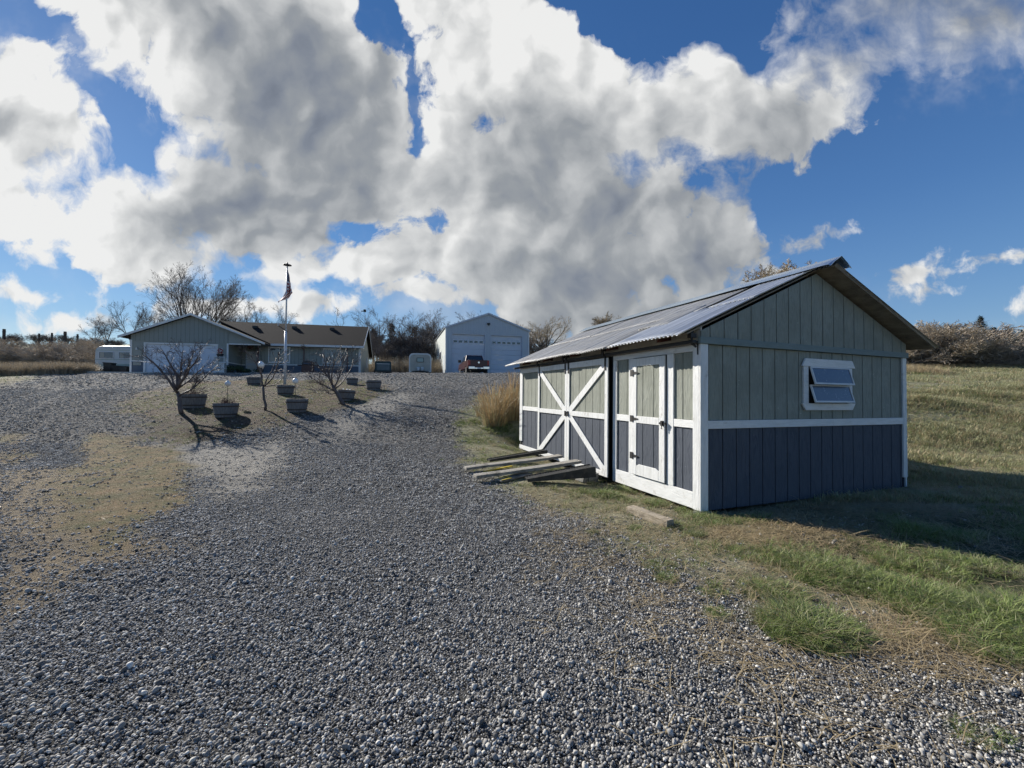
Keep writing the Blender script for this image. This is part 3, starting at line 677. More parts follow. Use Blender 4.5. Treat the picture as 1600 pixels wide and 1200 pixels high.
def boards_y(mb, b0, b1, z0, z1, x0, x1, first=.0, g=.012):
    cuts = [b0] + [c for c in np.arange(first + .06, b1, PITCHG) if c > b0 + .02] + [b1]
    for c0, c1 in zip(cuts[:-1], cuts[1:]):
        mb.box(x0, x1, c0 + (g / 2 if c0 != b0 else 0), c1 - (g / 2 if c1 != b1 else 0), z0, z1)
    return mb
# end wall facing the camera
boards_x(MB(), .10, SW - .075, .0, 1.034, 0, .018).build('lower_siding', M['slate'], shed, bevel=.003)
boards_x(MB(), .10, SW - .075, 1.142, 2.115, 0, .018).build('upper_siding', M['sage'], shed, bevel=.003)
boards_x(MB(), -.02, SW + .02, 2.205, 9, -.026, -.006, slope=True).build('gable_siding', M['sage'], shed, bevel=.003)
MB().box(-.05, SW + .05, -.048, -.0, 2.117, 2.203).build('gable_trim_board', M['sagetrim'], shed, bevel=.004)
MB().box(.10, SW - .075, -.026, 0, 1.036, 1.14).build('belt_board', M['whiteh'], shed, bevel=.004)
MB().box(-.027, .10, -.027, 0, .005, 2.116).build('corner_board', M['white'], shed, bevel=.005)
MB().box(SW - .073, SW + .0, -.027, 0, .17, 2.116).box(SW + .002, SW + .026, -.027, .08, .17, 2.13).box(SW - .01, SW + .022, -.02, .03, .0, .168).build('corner_board', M['white'], shed, bevel=.004)
# backing sheets, far walls and floor
MB().box(.004, SW - .004, .02, .05, .01, 2.2).box(.02, .05, .05, SL - .02, .01, 2.3).box(SW - .05, SW - .02, .05, SL - .02, .01, 2.25).box(.05, SW - .05, SL - .05, SL - .02, .01, 2.2).prism([(.05, 2.2), (SW - .05, 2.2), (RX, 3.2)], .02, 'y', .022).build('wall_framing', M['darkin'], shed)
boards_y(MB(), .0, SL, 1.1, 2.2, SW - .018, SW - .001).build('side_siding', M['sage'], shed)
boards_y(MB(), .0, SL, 0, 1.09, SW - .018, SW - .001).build('side_siding', M['slate'], shed)
boards_x(MB(), 0, SW, .0, 2.18, SL - .018, SL).build('rear_siding', M['sage'], shed)
boards_x(MB(), 0, SW, 2.2, 9, SL - .0, SL + .02, slope=True).build('rear_gable_siding', M['sage'], shed)
MB().box(.12, SW - .12, .12, SL - .12, -.045, .008).box(.35, .45, .1, SL - .1, -.13, -.047).box(2.1, 2.2, .1, SL - .1, -.13, -.047).box(SW - .45, SW - .35, .1, SL - .1, -.13, -.047).build('floor_skid', M['darkin'], shed)
# long wall facing the drive (outward is -x)
MB().box(-.027, 0, .0, .105, .005, 2.114).build('corner_board', M['white'], shed, bevel=.004)
for u0, u1 in ((.105, .45), (1.429, 1.755), (4.83, 5.92)):
    boards_y(MB(), u0, u1, .12 if u0 > 4 else .22, 1.034, 0, .018).build('lower_siding', M['slate'], shed, bevel=.003)
    boards_y(MB(), u0, u1, 1.14, 2.0 if u0 > 4 else 2.03, 0, .018).build('upper_siding', M['sage'], shed, bevel=.003)
MB().box(-.024, 0, .106, 1.86, .012, .22).build('base_board', M['whiteh'], shed, bevel=.004)
MB().box(-.024, 0, 4.8, 6.1, .012, .12).build('base_board', M['whiteh'], shed, bevel=.004)
MB().box(-.024, 0, .106, 1.86, 2.032, 2.114).build('header_board', M['whiteh'], shed, bevel=.004)
MB().box(-.024, 0, 4.8, 6.1, 2.0, 2.114).build('header_board', M['whiteh'], shed, bevel=.004)
for u0, u1 in ((.107, .449), (1.43, 1.754), (4.85, 5.9)): MB().box(-.022, 0, u0, u1, 1.036, 1.138).build('belt_board', M['whiteh'], shed, bevel=.004)
for b0, b1 in ((.45, .577), (1.315, 1.428), (1.756, 1.86), (4.76, 4.85), (5.92, 6.1)):
    MB().box(-.026, 0, b0, b1, .222, 2.03).build('wall_trim', M['white'], shed, bevel=.004)
MB().box(-.02, .0, -.02, SL + .05, 2.118, 2.345).build('fascia_board', M['fascia'], shed, bevel=.003)
# small door
MB().box(-.032, -.012, .583, 1.308, .225, 2.028).build('door_backing', M['darkin'], shed)
dr = MB(); dr.T = None
dr.box(-.055, -.033, .59, .70, .235, 2.02).box(-.055, -.033, 1.205, 1.30, .235, 2.02).box(-.055, -.033, .702, 1.203, 1.90, 2.02).box(-.055, -.033, .702, 1.203, 1.03, 1.135).prism([(.702, .235), (1.203, .235), (1.203, .375), (1.14, .405), (.765, .405), (.702, .375)], .022, 'x', -.055)
door = dr.build('small_door', M['white'], shed, bevel=.004)
boards_y(MB(), .70, 1.205, .37, 1.03, -.044, -.034, first=.04).build('lower_panel', M['slate'], door, bevel=.002)
boards_y(MB(), .70, 1.205, 1.135, 1.90, -.044, -.034, first=.04).build('upper_panel', M['sage'], door, bevel=.002)
for z in (.52, 1.09, 1.80):
    MB().box(-.066, -.056, 1.275, 1.345, z - .05, z + .05).prism([(1.16, z - .008), (1.276, z - .026), (1.276, z + .026), (1.16, z + .008)], .006, 'x', -.062).build('hinge', M['black'], door)
MB().box(-.076, -.056, .56, .68, 1.05, 1.075).box(-.09, -.056, .60, .635, 1.03, 1.10).tube([(-.075, .617, 1.04), (-.085, .617, .99), (-.07, .617, .985)], .007, 6).build('latch', M['black'], door)
# sliding doors
def slider(b0, b1, hi):
    """hi: True when the brace runs up to the far top (b large)"""
    s = MB().box(-.105, -.085, b0, b0 + .09, .06, 2.09).box(-.105, -.085, b1 - .09, b1, .06, 2.09).box(-.105, -.085, b0 + .091, b1 - .091, 1.98, 2.09).box(-.105, -.085, b0 + .091, b1 - .091, .06, .15).box(-.105, -.085, b0 + .091, b1 - .091, 1.035, 1.13)
    d = s.build('sliding_door', M['white'], shed, bevel=.004)
    boards_y(MB(), b0 + .02, b1 - .02, .10, 1.034, -.078, -.066, first=b0 - .03).build('lower_panel', M['slate'], d, bevel=.002)
    boards_y(MB(), b0 + .02, b1 - .02, 1.13, 2.05, -.078, -.066, first=b0 - .03).build('upper_panel', M['sage'], d, bevel=.002)
    MB().box(-.065, -.055, b0 + .01, b1 - .01, .08, 2.07).build('backing', M['darkin'], d)
    bi, bo = (b0 + .09, b1 - .09) if hi else (b1 - .09, b0 + .09)
    w = .062
    for z0, z1 in ((1.13, 1.98), (1.035, .15)):
        n = Vector((z1 - z0, bi - bo)).normalized() * w
        sgn = 1
        P = [(bi, z0), (bo, z1)]
        dx, dz = bo - bi, z1 - z0; l = math.hypot(dx, dz); ux, uz = -dz / l * w, dx / l * w
        MB().prism([(bi + ux, z0 + uz), (bi - ux, z0 - uz), (bo - ux, z1 - uz), (bo + ux, z1 + uz)], .017, 'x', -.1035 if hi else -.1025).build('brace', M['white'], d, bevel=.003)
    return d
d1 = slider(1.90, 3.332, False); d2 = slider(3.338, 4.76, True)
MB().box(-.125, -.106, 3.26, 3.30, 1.02, 1.12).tube([(-.12, 3.28, 1.10), (-.15, 3.28, 1.09), (-.15, 3.28, 1.04), (-.12, 3.28, 1.03)], .008, 6).build('pull_handle', M['black'], d1)
MB().box(-.125, -.106, 3.37, 3.41, 1.02, 1.12).tube([(-.11, 3.30, 1.09), (-.14, 3.34, 1.08), (-.12, 3.38, 1.09)], .009, 6).build('latch', M['black'], d2)
MB().box(-.15, -.09, -.02, 6.25, 2.118, 2.16).box(-.09, -.0, .0, .05, 2.12, 2.15).build('door_track', M['black'], shed, bevel=.004)
for b in (1.97, 3.27, 3.41, 4.68):
    h = MB().box(-.112, -.106, b - .022, b + .022, 1.86, 2.22); h.lathe([(.04, -.01), (.045, 0), (.04, .01)], 12)
    MB().box(-.118, -.107, b - .02, b + .02, 1.88, 2.14).box(-.175, -.157, b - .03, b + .03, 2.10, 2.25).box(-.157, -.1, b - .03, b + .03, 2.2, 2.25).build('track_hanger', M['black'], shed)
MB().tube([(-.09, .03, 2.28), (-.14, .02, 2.24), (-.13, .02, 2.12), (-.06, .02, 2.08)], .016, 6).box(-.16, -.07, -.0, .06, 2.19, 2.25).build('track_bracket', M['black'], shed)
MB().box(-.034, -.027, .01, .028, 1.98, 2.12).build('track_bracket', M['black'], shed)
# roof deck, rafters and sheets
mb = MB()
sl = (RZ - EZ) / (RX - LX); sr = (RZ - REZ) / (RXE - RX)
mb.prism([(LX + .1, EZ + .1 * sl - .035), (RX, RZ - .035), (RX, RZ - .018), (LX + .1, EZ + .1 * sl - .018)], SL + .15, 'y', -.02)
mb.prism([(RX, RZ - .035), (RXE - .04, REZ - .035 + .04 * sr), (RXE - .04, REZ - .018 + .04 * sr), (RX, RZ - .018)], SL + .56, 'y', -.27)
mb.build('roof_deck', M['rawwood'], shed)
for k, b in enumerate(np.arange(.5, 6.2, 1.22)):
    MB().prism([(LX + .12, EZ + .12 * sl - .085), (.02, ztop(.02, .15)), (.02, ztop(.02, .037)), (LX + .12, EZ + .12 * sl - .04)], .045, 'y', b).build('rafter_tail', M['redwood'], shed)
def corr(y0, y1, t0, t1, side, lift, name, mat, seed=0, amp=.0115, wob=.003):
    nyy = int((y1 - y0) / .076 * 7); nt_ = 7; vs = []; rs = random.Random(seed); ph = rs.uniform(0, 6)
    ex, ez = (LX, EZ) if side < 0 else (RXE, REZ)
    dx, dz = RX - ex, RZ - ez; l = math.hypot(dx, dz); nxn, nzn = (-dz / l * (1 if side < 0 else -1), abs(dx) / l)
    for i in range(nt_ + 1):
        t = t0 + (t1 - t0) * i / nt_
        for j in range(nyy + 1):
            y = y0 + (y1 - y0) * j / nyy
            h = lift[0] + (lift[1] - lift[0]) * i / nt_ + amp * math.sin(2 * math.pi * y / .076)
            h += wob * math.sin(y * 2.1 + ph + t * 3) + wob * .5 * math.sin(y * 5.3 + ph * 2)
            e = .008 * math.sin(y * 1.7 + ph) if i in (0,) else 0
            vs.append((ex + dx * t + nxn * h, y, ez + dz * t + nzn * h + e))
    w = nyy + 1
    fs = [(i * w + j, i * w + j + 1, (i + 1) * w + j + 1, (i + 1) * w + j) for i in range(nt_) for j in range(nyy)]
    if side < 0: fs = [f[::-1] for f in fs]
    o = MB().add(vs, fs).build(name, mat, shed, smooth=True)
    s = o.modifiers.new('thickness', 'SOLIDIFY'); s.thickness = .0025; s.offset = -1
    return o
q = 0
for y0, y1 in ((.9, 1.65), (1.6, 2.5), (2.42, 3.3), (3.25, 4.15), (4.08, 5.0), (4.95, 6.36)):
    q += 1; corr(y0, y1, -.01 + .006 * (q % 2), .54, -1, (.003 + .003 * (q % 2), .004), 'roof_sheet', M['galv'], q)
    corr(y0 + .02 * (q % 3), y1 + .02, .50, .995, -1, (.014 + .004 * (q % 2), .006), 'roof_sheet', M['galv'], q + 20)
corr(-.06, 1.40, -.02, .53, -1, (.016, .018), 'roof_sheet', M['galvnew'], 31, wob=.004)
corr(-.05, .70, .49, .995, -1, (.024, .016), 'roof_sheet', M['galvnew'], 32, wob=.003)
corr(1.05, 1.75, .30, .62, -1, (.022, .026), 'roof_sheet', M['galv'], 37, wob=.004)
for k, (y0, y1) in enumerate(((-.30, 1.2), (1.15, 2.9), (2.85, 4.6), (4.55, 6.36))):
    corr(y0, y1, -.01, .995, 1, (.002 + .004 * (k % 2), .006), 'roof_sheet', M['galv'], 40 + k)
vs = []; prof = [(-.24, -.24 * sl + .052), (-.13, -.13 * sl + .075), (0, .085), (.13, -.13 * sr + .07), (.22, -.22 * sr + .05)]
rows = [(-.36, -.015, 1.2), (-.33, .0, 1.0), (-.25, .004, 1), (.2, 0, 1), (1.2, .006, 1), (2.4, 0, 1), (3.6, .006, 1), (4.8, -.002, 1), (6.42, .004, 1)]
for y, dz, k in rows:
    for px_, pz_ in prof: vs.append((RX + px_, y, RZ + pz_ * k + dz))
w = len(prof); cap = MB().add(vs, [(i * w + j, i * w + j + 1, (i + 1) * w + j + 1, (i + 1) * w + j) for i in range(len(rows) - 1) for j in range(w - 1)]).build('ridge_cap', M['cap'], shed)
s = cap.modifiers.new('thickness', 'SOLIDIFY'); s.thickness = .002
# window
wy = -.028
win = MB().prism([(1.84, 1.90), (3.02, 1.90), (2.95, 2.012), (1.91, 2.012)], .026, 'y', wy - .012).prism([(1.91, 1.268), (2.95, 1.268), (3.02, 1.368), (1.84, 1.368)], .026, 'y', wy - .012).box(1.885, 1.985, wy, -.002, 1.37, 1.898).box(2.88, 2.97, wy, -.002, 1.37, 1.898).build('window', M['whiteh'], shed, bevel=.003)
MB().box(1.985, 2.88, -.006, -.001, 1.369, 1.899).build('dark_opening_panel', M['darkin'], win)  # near-black panel over the siding paints the shade of an open window hole
for zt in (1.895, 1.635):
    T = Matrix.Translation((0, -.035, zt)) @ Matrix.Rotation(R(-16), 4, 'X')
    s = MB(); H = .265; x0, x1 = 2.0, 2.872
    s.box(x0, x0 + .022, -.012, .008, -H, 0, T).box(x1 - .022, x1, -.012, .008, -H, 0, T).box(x0 + .022, x1 - .022, -.012, .008, -H, -H + .024, T).box(x0 + .022, x1 - .022, -.012, .008, -.02, 0, T)
    s.cur = 1; s.box(x0 + .022, x1 - .022, -.004, .0, -H + .024, -.02, T)
    s.build('sash', [M['htrim'], M['streakglass']], win)
# ------------------------------------------------------------------ things lying by the shed
def bar(name, A, B, w, h, mat, label, cat, group=None, warp=.006, seed=0, roll=0):
    """a sawn board from A to B (ends of its underside centre line)"""
    A, B = Vector(A), Vector(B); l = (B - A).length; x = (B - A).normalized(); y = Vector((0, 0, 1)).cross(x).normalized(); z = x.cross(y)
    rs = random.Random(seed); mb = MB(); n = 10; vs = []
    for i in range(n + 1):
        t = i / n; dz = warp * math.sin(t * 5 + seed); dy = warp * .6 * math.sin(t * 3 + seed * 2)
        for sy, sz in ((-1, 0), (1, 0), (1, 1), (-1, 1)):
            vs.append((t * l, sy * w / 2 + dy + rs.uniform(-.0015, .0015), sz * h + dz + rs.uniform(-.0015, .0015)))
    fs = [(0, 3, 2, 1), (n * 4, n * 4 + 1, n * 4 + 2, n * 4 + 3)] + [(i * 4 + k, i * 4 + (k + 1) % 4, (i + 1) * 4 + (k + 1) % 4, (i + 1) * 4 + k) for i in range(n) for k in range(4)]
    o = mb.add(vs, fs).build(name, mat, bevel=.004)
    Mx = Matrix((x, y, z)).transposed().to_4x4(); Mx.translation = A
    o.matrix_world = Mx
    if label: tag(o, label, cat, group)
    return o
def onray(px, py, z):
    d = ray(px, py); k = (z - EYE) / d.z; return Vector((0, 0, EYE)) + d * k
bar('plank', onray(727, 734, .08), onray(876, 714, .20), .20, .045, M['graywood'], 'long grey weathered plank, second from the back of the ramp boards', 'plank', 'weathered planks laid as a ramp', seed=1)
bar('plank', onray(742, 747, .07), onray(905, 723, .20), .20, .05, M['graywood'], 'grey weathered plank just behind the dark metal ramp', 'plank', 'weathered planks laid as a ramp', seed=2)
def metalramp(A, B, w, label, hh=.10):
    A, B = Vector(A), Vector(B); l = (B - A).length; x = (B - A).normalized(); y = Vector((0, 0, 1)).cross(x).normalized(); z = x.cross(y)
    Mx = Matrix((x, y, z)).transposed().to_4x4(); Mx.translation = A
    e = empty('loading_ramp', (0, 0, 0), label=label, cat='ramp', group='dark metal loading ramps'); e.matrix_world = Mx
    t = MB().box(.0, l, -w / 2 + .012, w / 2 - .012, 0, .006)
    for i in range(int(l / .045)): t.box(i * .045 + .01, i * .045 + .022, -w / 2 + .02, w / 2 - .02, .0065, .014)
    t.build('ramp_deck', M['rampmetal'], e)
    for sgn in (-1, 1):
        y0 = sgn * w / 2; MB().prism([(0, -.025), (l, -hh), (l + .02, .0), (l, .022), (0, .022)], .01, 'y', y0 - .005).build('side_rail', M['rampmetal'], e)
    return e
metalramp(onray(822, 748, .10), onray(925, 729, .27), .26, 'dark ribbed metal ramp nearest the camera, resting on the block', .15)
metalramp(onray(763, 719, .12), onray(852, 704, .24), .16, 'narrow dark metal ramp at the back of the boards', .05)
bar('plank', onray(778, 752, .03), onray(826, 741, .06), .20, .03, M['graywood'], 'short board with yellow painted stripes below the metal ramp', 'board', seed=4)
c = onray(792, 757, .045)
st = bpy.context.scene.collection.objects
yb = [o for o in COL.objects if o.get('label', '').startswith('short board with yellow')][0]
MB().box(.02, .22, -.102, -.075, .031, .036).box(.18, .22, -.075, .09, .031, .036).box(.05, .28, .03, .05, .031, .036).build('yellow_stripe', M['yellow'], yb)
bar('plank', onray(756, 738, .03), onray(800, 729, .05), .05, .02, M['yellow'], 'thin yellow stick lying between the two weathered planks', 'stick', seed=5, warp=.002)
bar('landscape_timber', hit(984, 801) + Vector((0, 0, .0)), hit(1048, 824) + Vector((0, 0, .0)), .12, .085, [M['logwood']], 'short splintered tan timber lying in the grass beside the shed', 'timber', seed=7, warp=.004)
blk = empty('concrete_block', hit(921, 752), R(38), 'grey hollow concrete block leaning under the end of the metal ramp', 'block')
mb = MB(); W_, D_, H_ = .20, .19, .17
mb.box(-.2, -.165, -.095, .095, 0, H_).box(.165, .2, -.095, .095, 0, H_).box(-.017, .017, -.095, .095, 0, H_).box(-.165, .165, -.095, -.063, 0, H_).box(-.165, .165, .063, .095, 0, H_)
blkb = mb.build('block_body', M['conc'], blk, bevel=.004); blkb.scale = (.62, .9, .9); blkb.rotation_euler = (R(8), 0, 0)
b2 = MB().box(-.05, .05, -.10, .10, 0, .15).build('paver', M['conc'], bevel=.006); b2.location = hit(908, 753); b2.rotation_euler = (0, R(18), R(30)); tag(b2, 'pale paver tilted on edge left of the hollow block', 'paver')
b3 = MB().box(-.09, .09, -.07, .07, 0, .075).build('footing_block', M['conc'], bevel=.008); b3.location = (SHC[0] + .05, SHC[1] + .06, -.085); b3.rotation_euler = (0, 0, .5); tag(b3, 'small concrete block under the near corner of the shed', 'block')

# ------------------------------------------------------------------ house
HZ = math.atan2(.259, .966)
house = empty('ranch_house', (-29.66, 31.5, 3.0), HZ, 'single storey sage green house with brown shingle roof and double garage', 'house')
GP = [(-.55, 2.85), (4.12, 4.80), (9.35, 2.62)]
def gzr(x): return np.interp(x, [p[0] for p in GP], [p[1] for p in GP]) - .12
# garage front
MB().box(5.9, 6.58, 0, .15, .93, 2.55).build('garage_wall', M['hsage'], house)
fw = MB().box(0, .86, 0, .15, .93, 2.55)
fw.build('garage_wall', M['hsage'], house)
MB().box(0, .15, .15, 7, .93, 2.7).build('garage_wall', M['hsage'], house); MB().box(6.43, 6.58, .15, 3.0, .93, 2.7).build('garage_wall', M['hsage'], house)
MB().box(0, .86, -.01, .14, 0, .90).box(0, .14, .14, 7, 0, .90).build('garage_wainscot', M['hslate'], house)
MB().box(5.9, 6.58, -.01, .14, 0, .90).box(6.43, 6.59, .14, 3.0, 0, .90).build('garage_wainscot', M['hslate'], house)
MB().box(-.02, .86, -.03, .16, .902, .99).build('belt_trim', M['htrim'], house)
MB().box(5.9, 6.60, -.03, .16, .902, .99).box(6.45, 6.61, .16, 3.0, .902, .99).build('belt_trim', M['htrim'], house)
MB().prism([(0, 2.52), (6.58, 2.52), (6.58, float(gzr(6.58))), (4.12, float(gzr(4.12))), (0, float(gzr(0)))], .17, 'y', -.03).build('gable_panel', M['hpanel'], house)
MB().prism([(6.59, 2.52), (8.9, 2.52), (8.9, float(gzr(8.9))), (6.59, float(gzr(6.59)))], .12, 'y', 0).build('entry_gable', M['hsage'], house)
MB().box(6.66, 9.0, -.04, -.002, 2.42, 2.518).build('entry_beam', M['htrim'], house); MB().box(6.52, 6.65, -.05, -.032, 0, 2.5).build('corner_trim', M['htrim'], house); MB().box(-.03, .1, -.05, -.032, 0, 2.6).build('corner_trim', M['htrim'], house)
MB().box(.86, .98, -.05, .1, 0, 2.42).box(5.78, 5.90, -.05, .1, 0, 2.42).box(.98, 5.78, -.05, .1, 2.31, 2.42).build('door_casing', M['htrim'], house)
MB().box(.86, .98, -.0, .16, 2.42, 2.53).box(.98, 5.9, .0, .16, 2.42, 2.53).build('garage_lintel', M['hsage'], house)
gd = MB()
for r in range(4):
    gd.box(.98, 5.78, .08, .12, r * .5775, r * .5775 + .569)
    for c in range(8): gd.box(1.06 + c * .59, 1.06 + c * .59 + .47, .076, .08, r * .5775 + .09, r * .5775 + .48)
gd.build('garage_door', M['gdoor'], house, bevel=.01)
for x in (.42,): MB().box(x - .05, x + .05, -.12, -.01, 1.82, 2.0).build('wall_lamp', M['htrim'], house, bevel=.01)
MB().box(6.15, 6.25, -.14, -.01, 1.9, 2.05).build('wall_lamp', M['htrim'], house, bevel=.01)
MB().box(.2, .72, -.06, -.012, .62, .86).build('meter_panel', M['hsage'], house)
# main body
MB().box(6.6, 8.2, 3.0, 3.12, .93, 2.75).box(8.2, 8.32, 1.9, 3.1, .93, 2.75).box(8.32, 9.1, 1.9, 2.05, .93, 2.75).box(10.65, 13.5, 1.9, 2.05, .93, 2.75).box(14.9, 16.6, 1.9, 2.05, .93, 2.75).box(9.1, 10.65, 1.9, 2.05, .93, 1.18).box(9.1, 10.65, 1.9, 2.05, 2.42, 2.75).box(13.5, 14.9, 1.9, 2.05, .93, 1.18).box(13.5, 14.9, 1.9, 2.05, 2.42, 2.75).build('front_wall', M['hpanel'], house)
MB().box(6.6, 8.2, 2.98, 3.1, 0, .90).box(8.2, 8.32, 1.89, 3.0, 0, .90).box(8.32, 16.6, 1.89, 2.04, 0, .90).build('front_wainscot', M['hslate'], house)
MB().box(6.6, 6.85, 2.95, 3.13, .902, .99).build('belt_trim', M['htrim'], house)
MB().box(8.32, 16.62, 1.87, 2.06, .902, .99).build('belt_trim', M['htrim'], house)
MB().box(16.60, 16.66, 1.88, 2.0, 0, 2.7).build('corner_trim', M['htrim'], house)
MB().box(16.48, 16.6, 1.85, 1.868, 0, 2.7).build('corner_trim', M['htrim'], house)
sidepoly = [(1.95, 0), (11.9, 0), (11.9, 2.75), (6.9, 5.15), (1.95, 2.83)]
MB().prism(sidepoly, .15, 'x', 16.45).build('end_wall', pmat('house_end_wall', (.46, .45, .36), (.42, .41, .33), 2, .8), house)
MB().box(6.5, 16.4, 11.8, 11.9, 0, 2.7).box(0, .1, 7, 11.9, 0, 2.7).box(.1, 6.5, 11.75, 11.85, 0, 2.7).build('rear_wall', M['hsage'], house)
MB().box(16.62, 16.66, 8.4, 9.4, 1.2, 2.3).build('side_window', M['htrim'], house)
for x0, x1 in ((9.1, 10.65), (13.5, 14.9)):
    w = MB().box(x0 - .1, x1 + .1, 1.85, 1.898, 2.42, 2.53).box(x0 - .1, x1 + .1, 1.85, 1.898, 1.07, 1.18).box(x0 - .1, x0, 1.85, 1.898, 1.18, 2.42).box(x1, x1 + .1, 1.85, 1.898, 1.18, 2.42)
    xm = (x0 + x1) / 2; w.box(xm - .03, xm + .03, 1.88, 1.95, 1.18, 2.42).box(x0, x1, 1.9, 1.95, 1.18, 1.22).box(x0, x1, 1.9, 1.95, 2.38, 2.42)
    w = w.build('window', M['htrim'], house)
    MB().box(x0, x1, 1.96, 1.98, 1.18, 2.42).build('pane', M['glass'], w)
    MB().box(x0 + .05, x0 + .16, 2.0, 2.02, 1.2, 2.4).build('curtain', M['htrim'], w)
    MB().box(x1 - .5, x1 - .1, 2.0, 2.02, 1.2, 2.4).build('curtain', M['htrim'], w)
ed = MB().box(6.92, 7.82, 2.93, 2.985, .05, 2.15).box(7.84, 8.10, 2.93, 2.985, .05, 2.15).build('front_door', M['gdoor'], house, bevel=.01)
MB().box(7.02, 7.72, 2.915, 2.928, .2, .9).box(7.02, 7.72, 2.915, 2.928, 1.1, 1.95).build('storm_panel', M['htrim'], ed, bevel=.01)
MB().box(6.58, 16.6, 1.3, 3.0, -.12, .03).build('porch_slab', M['concpad'], house)
for x in (8.35, 11.95, 15.55): MB().box(x - .05, x + .05, 1.42, 1.52, 0.03, 2.62).build('porch_post', M['brownmetal'], house)
# roofs
def slab(mb, P, t=.12):
    """P: four corner points (3-D) of the upper face, extruded downward"""
    mb.add([*P, *[(p[0], p[1], p[2] - t) for p in P]], [(0, 1, 2, 3), (7, 6, 5, 4), (0, 4, 5, 1), (1, 5, 6, 2), (2, 6, 7, 3), (3, 7, 4, 0)])
rf = MB()
slab(rf, [(-.55, -.4, 2.85), (4.12, -.4, 4.80), (4.12, 11.0, 4.80), (-.55, 11.0, 2.85)])
slab(rf, [(4.12, -.4, 4.80), (9.35, -.4, 2.62), (9.35, 1.5, 2.62), (4.12, 6.3, 4.80)])
slab(rf, [(9.35, 1.3, 2.72), (16.95, 1.3, 2.72), (16.95, 6.9, 5.38), (3.4, 6.9, 5.38)][0:4])
slab(rf, [(3.4, 6.9, 5.379), (16.95, 6.9, 5.379), (16.95, 12.6, 2.72), (3.4, 12.6, 2.72)])
roof = rf.build('roof', M['shingle'], house)
slope_l = .418
MB().prism([(-.62, 2.66), (4.12, 4.64), (9.4, 2.44), (9.4, 2.60), (4.12, 4.815), (-.62, 2.84)], .04, 'y', -.445).build('barge_board', M['htrim'], house)
MB().box(9.35, 16.97, 1.245, 1.298, 2.55, 2.735).build('gutter', M['htrim'], house)
MB().prism([(1.25, 2.56), (6.9, 5.24), (12.65, 2.56), (12.65, 2.72), (6.9, 5.42), (1.25, 2.74)], .04, 'x', 16.952).build('barge_board', M['htrim'], house)
MB().box(8.9, 16.6, 1.35, 1.9, 2.56, 2.6).box(6.6, 9.3, .1, 3, 2.53, 2.58).build('soffit', M['hsage'], house)
for x, y in ((6.9, 5.3), (10.2, 5.6), (13.6, 5.6)):
    z = 2.72 + (y - 1.3) / 5.6 * 2.66
    MB().box(x - .2, x + .2, y - .18, y + .18, z - .05, z + .17).build('roof_vent', M['dark'], roof)
MB().lathe([(.05, 0), (.05, .35)], 8, (8.6, 6.2, 5.0)).build('vent_pipe', M['htrim'], roof)
pad = MB().box(-2.6, 6.6, -2.2, -.06, -.30, .0).build('garage_apron', M['concpad'], house)

# ------------------------------------------------------------------ shop
SZ = R(15.8)
shop = empty('metal_shop', (-7.2, 44, 3.5), SZ, 'tall pale grey steel shop with two large overhead doors', 'building')
SWD, SLN = 9.5, 18.0; eh, ph = 5.1, 6.85
d = [(.65, 4.37), (5.02, 8.73)]; dh = 4.45
def topz(x): return eh + (ph - eh) * (1 - abs(x - SWD / 2) / (SWD / 2))
mb = MB()
mb.box(0, .65, 0, .15, 0, dh).box(4.37, 5.02, 0, .15, 0, dh).box(8.73, SWD, 0, .15, 0, dh)
mb.prism([(0, dh), (SWD, dh), (SWD, eh), (SWD / 2, ph), (0, eh)], .15, 'y', 0)
mb.build('front_wall', M['shoprib'], shop)
MB().box(0, .12, .15, SLN, 0, eh).build('side_wall', M['shopribside'], shop)
MB().box(SWD - .12, SWD, .15, SLN, 0, eh).build('side_wall', M['shopribside'], shop)
MB().box(.12, SWD - .12, SLN - .12, SLN, 0, eh).build('rear_wall', M['shoprib'], shop)
mb = MB(); slab(mb, [(-.12, -.1, eh + .03), (SWD / 2, -.1, ph + .06), (SWD / 2, SLN + .1, ph + .06), (-.12, SLN + .1, eh + .03)], .06); slab(mb, [(SWD / 2, -.1, ph + .06), (SWD + .12, -.1, eh + .03), (SWD + .12, SLN + .1, eh + .03), (SWD / 2, SLN + .1, ph + .06)], .06)
mb.build('roof', M['shoproof'], shop)
MB().prism([(-.14, eh - .16), (SWD / 2, ph - .13), (SWD + .14, eh - .16), (SWD + .14, eh + .02), (SWD / 2, ph + .05), (-.14, eh + .02)], .05, 'y', -.16).build('rake_trim', M['shopdoor'], shop)
MB().box(-.03, .12, -.04, -.002, 0, eh - .1).build('corner_trim', M['htrim'], shop)
MB().box(SWD - .12, SWD + .03, -.04, -.002, 0, eh - .1).build('corner_trim', M['htrim'], shop)
MB().box(-.04, -.031, -.04, .12, 0, eh - .1).build('corner_trim', M['htrim'], shop)
for x0, x1 in d:
    g = MB()
    for r in range(8):
        h = dh / 8; g.box(x0, x1, .22, .26, r * h, r * h + h - .012)
    g = g.build('overhead_door', M['shopdoor'], shop, bevel=.006)
    MB().box(x0, x0 + .04, .02, .215, 0, dh).box(x1 - .04, x1, .02, .215, 0, dh).box(x0 + .04, x1 - .04, .02, .215, dh - .06, dh).build('door_jamb', M['shopdoor'], g)
    h = dh / 8; z = 6 * h
    for k in range(6):
        xx = x0 + .12 + k * (x1 - x0 - .24) / 6
        p = MB().box(xx + .06, xx + .52, .205, .219, z + .12, z + .43); p.cur = 1; p.box(xx + .1, xx + .48, .195, .204, z + .16, z + .39); p.build('window', [M['htrim'], M['glassdark']], g)
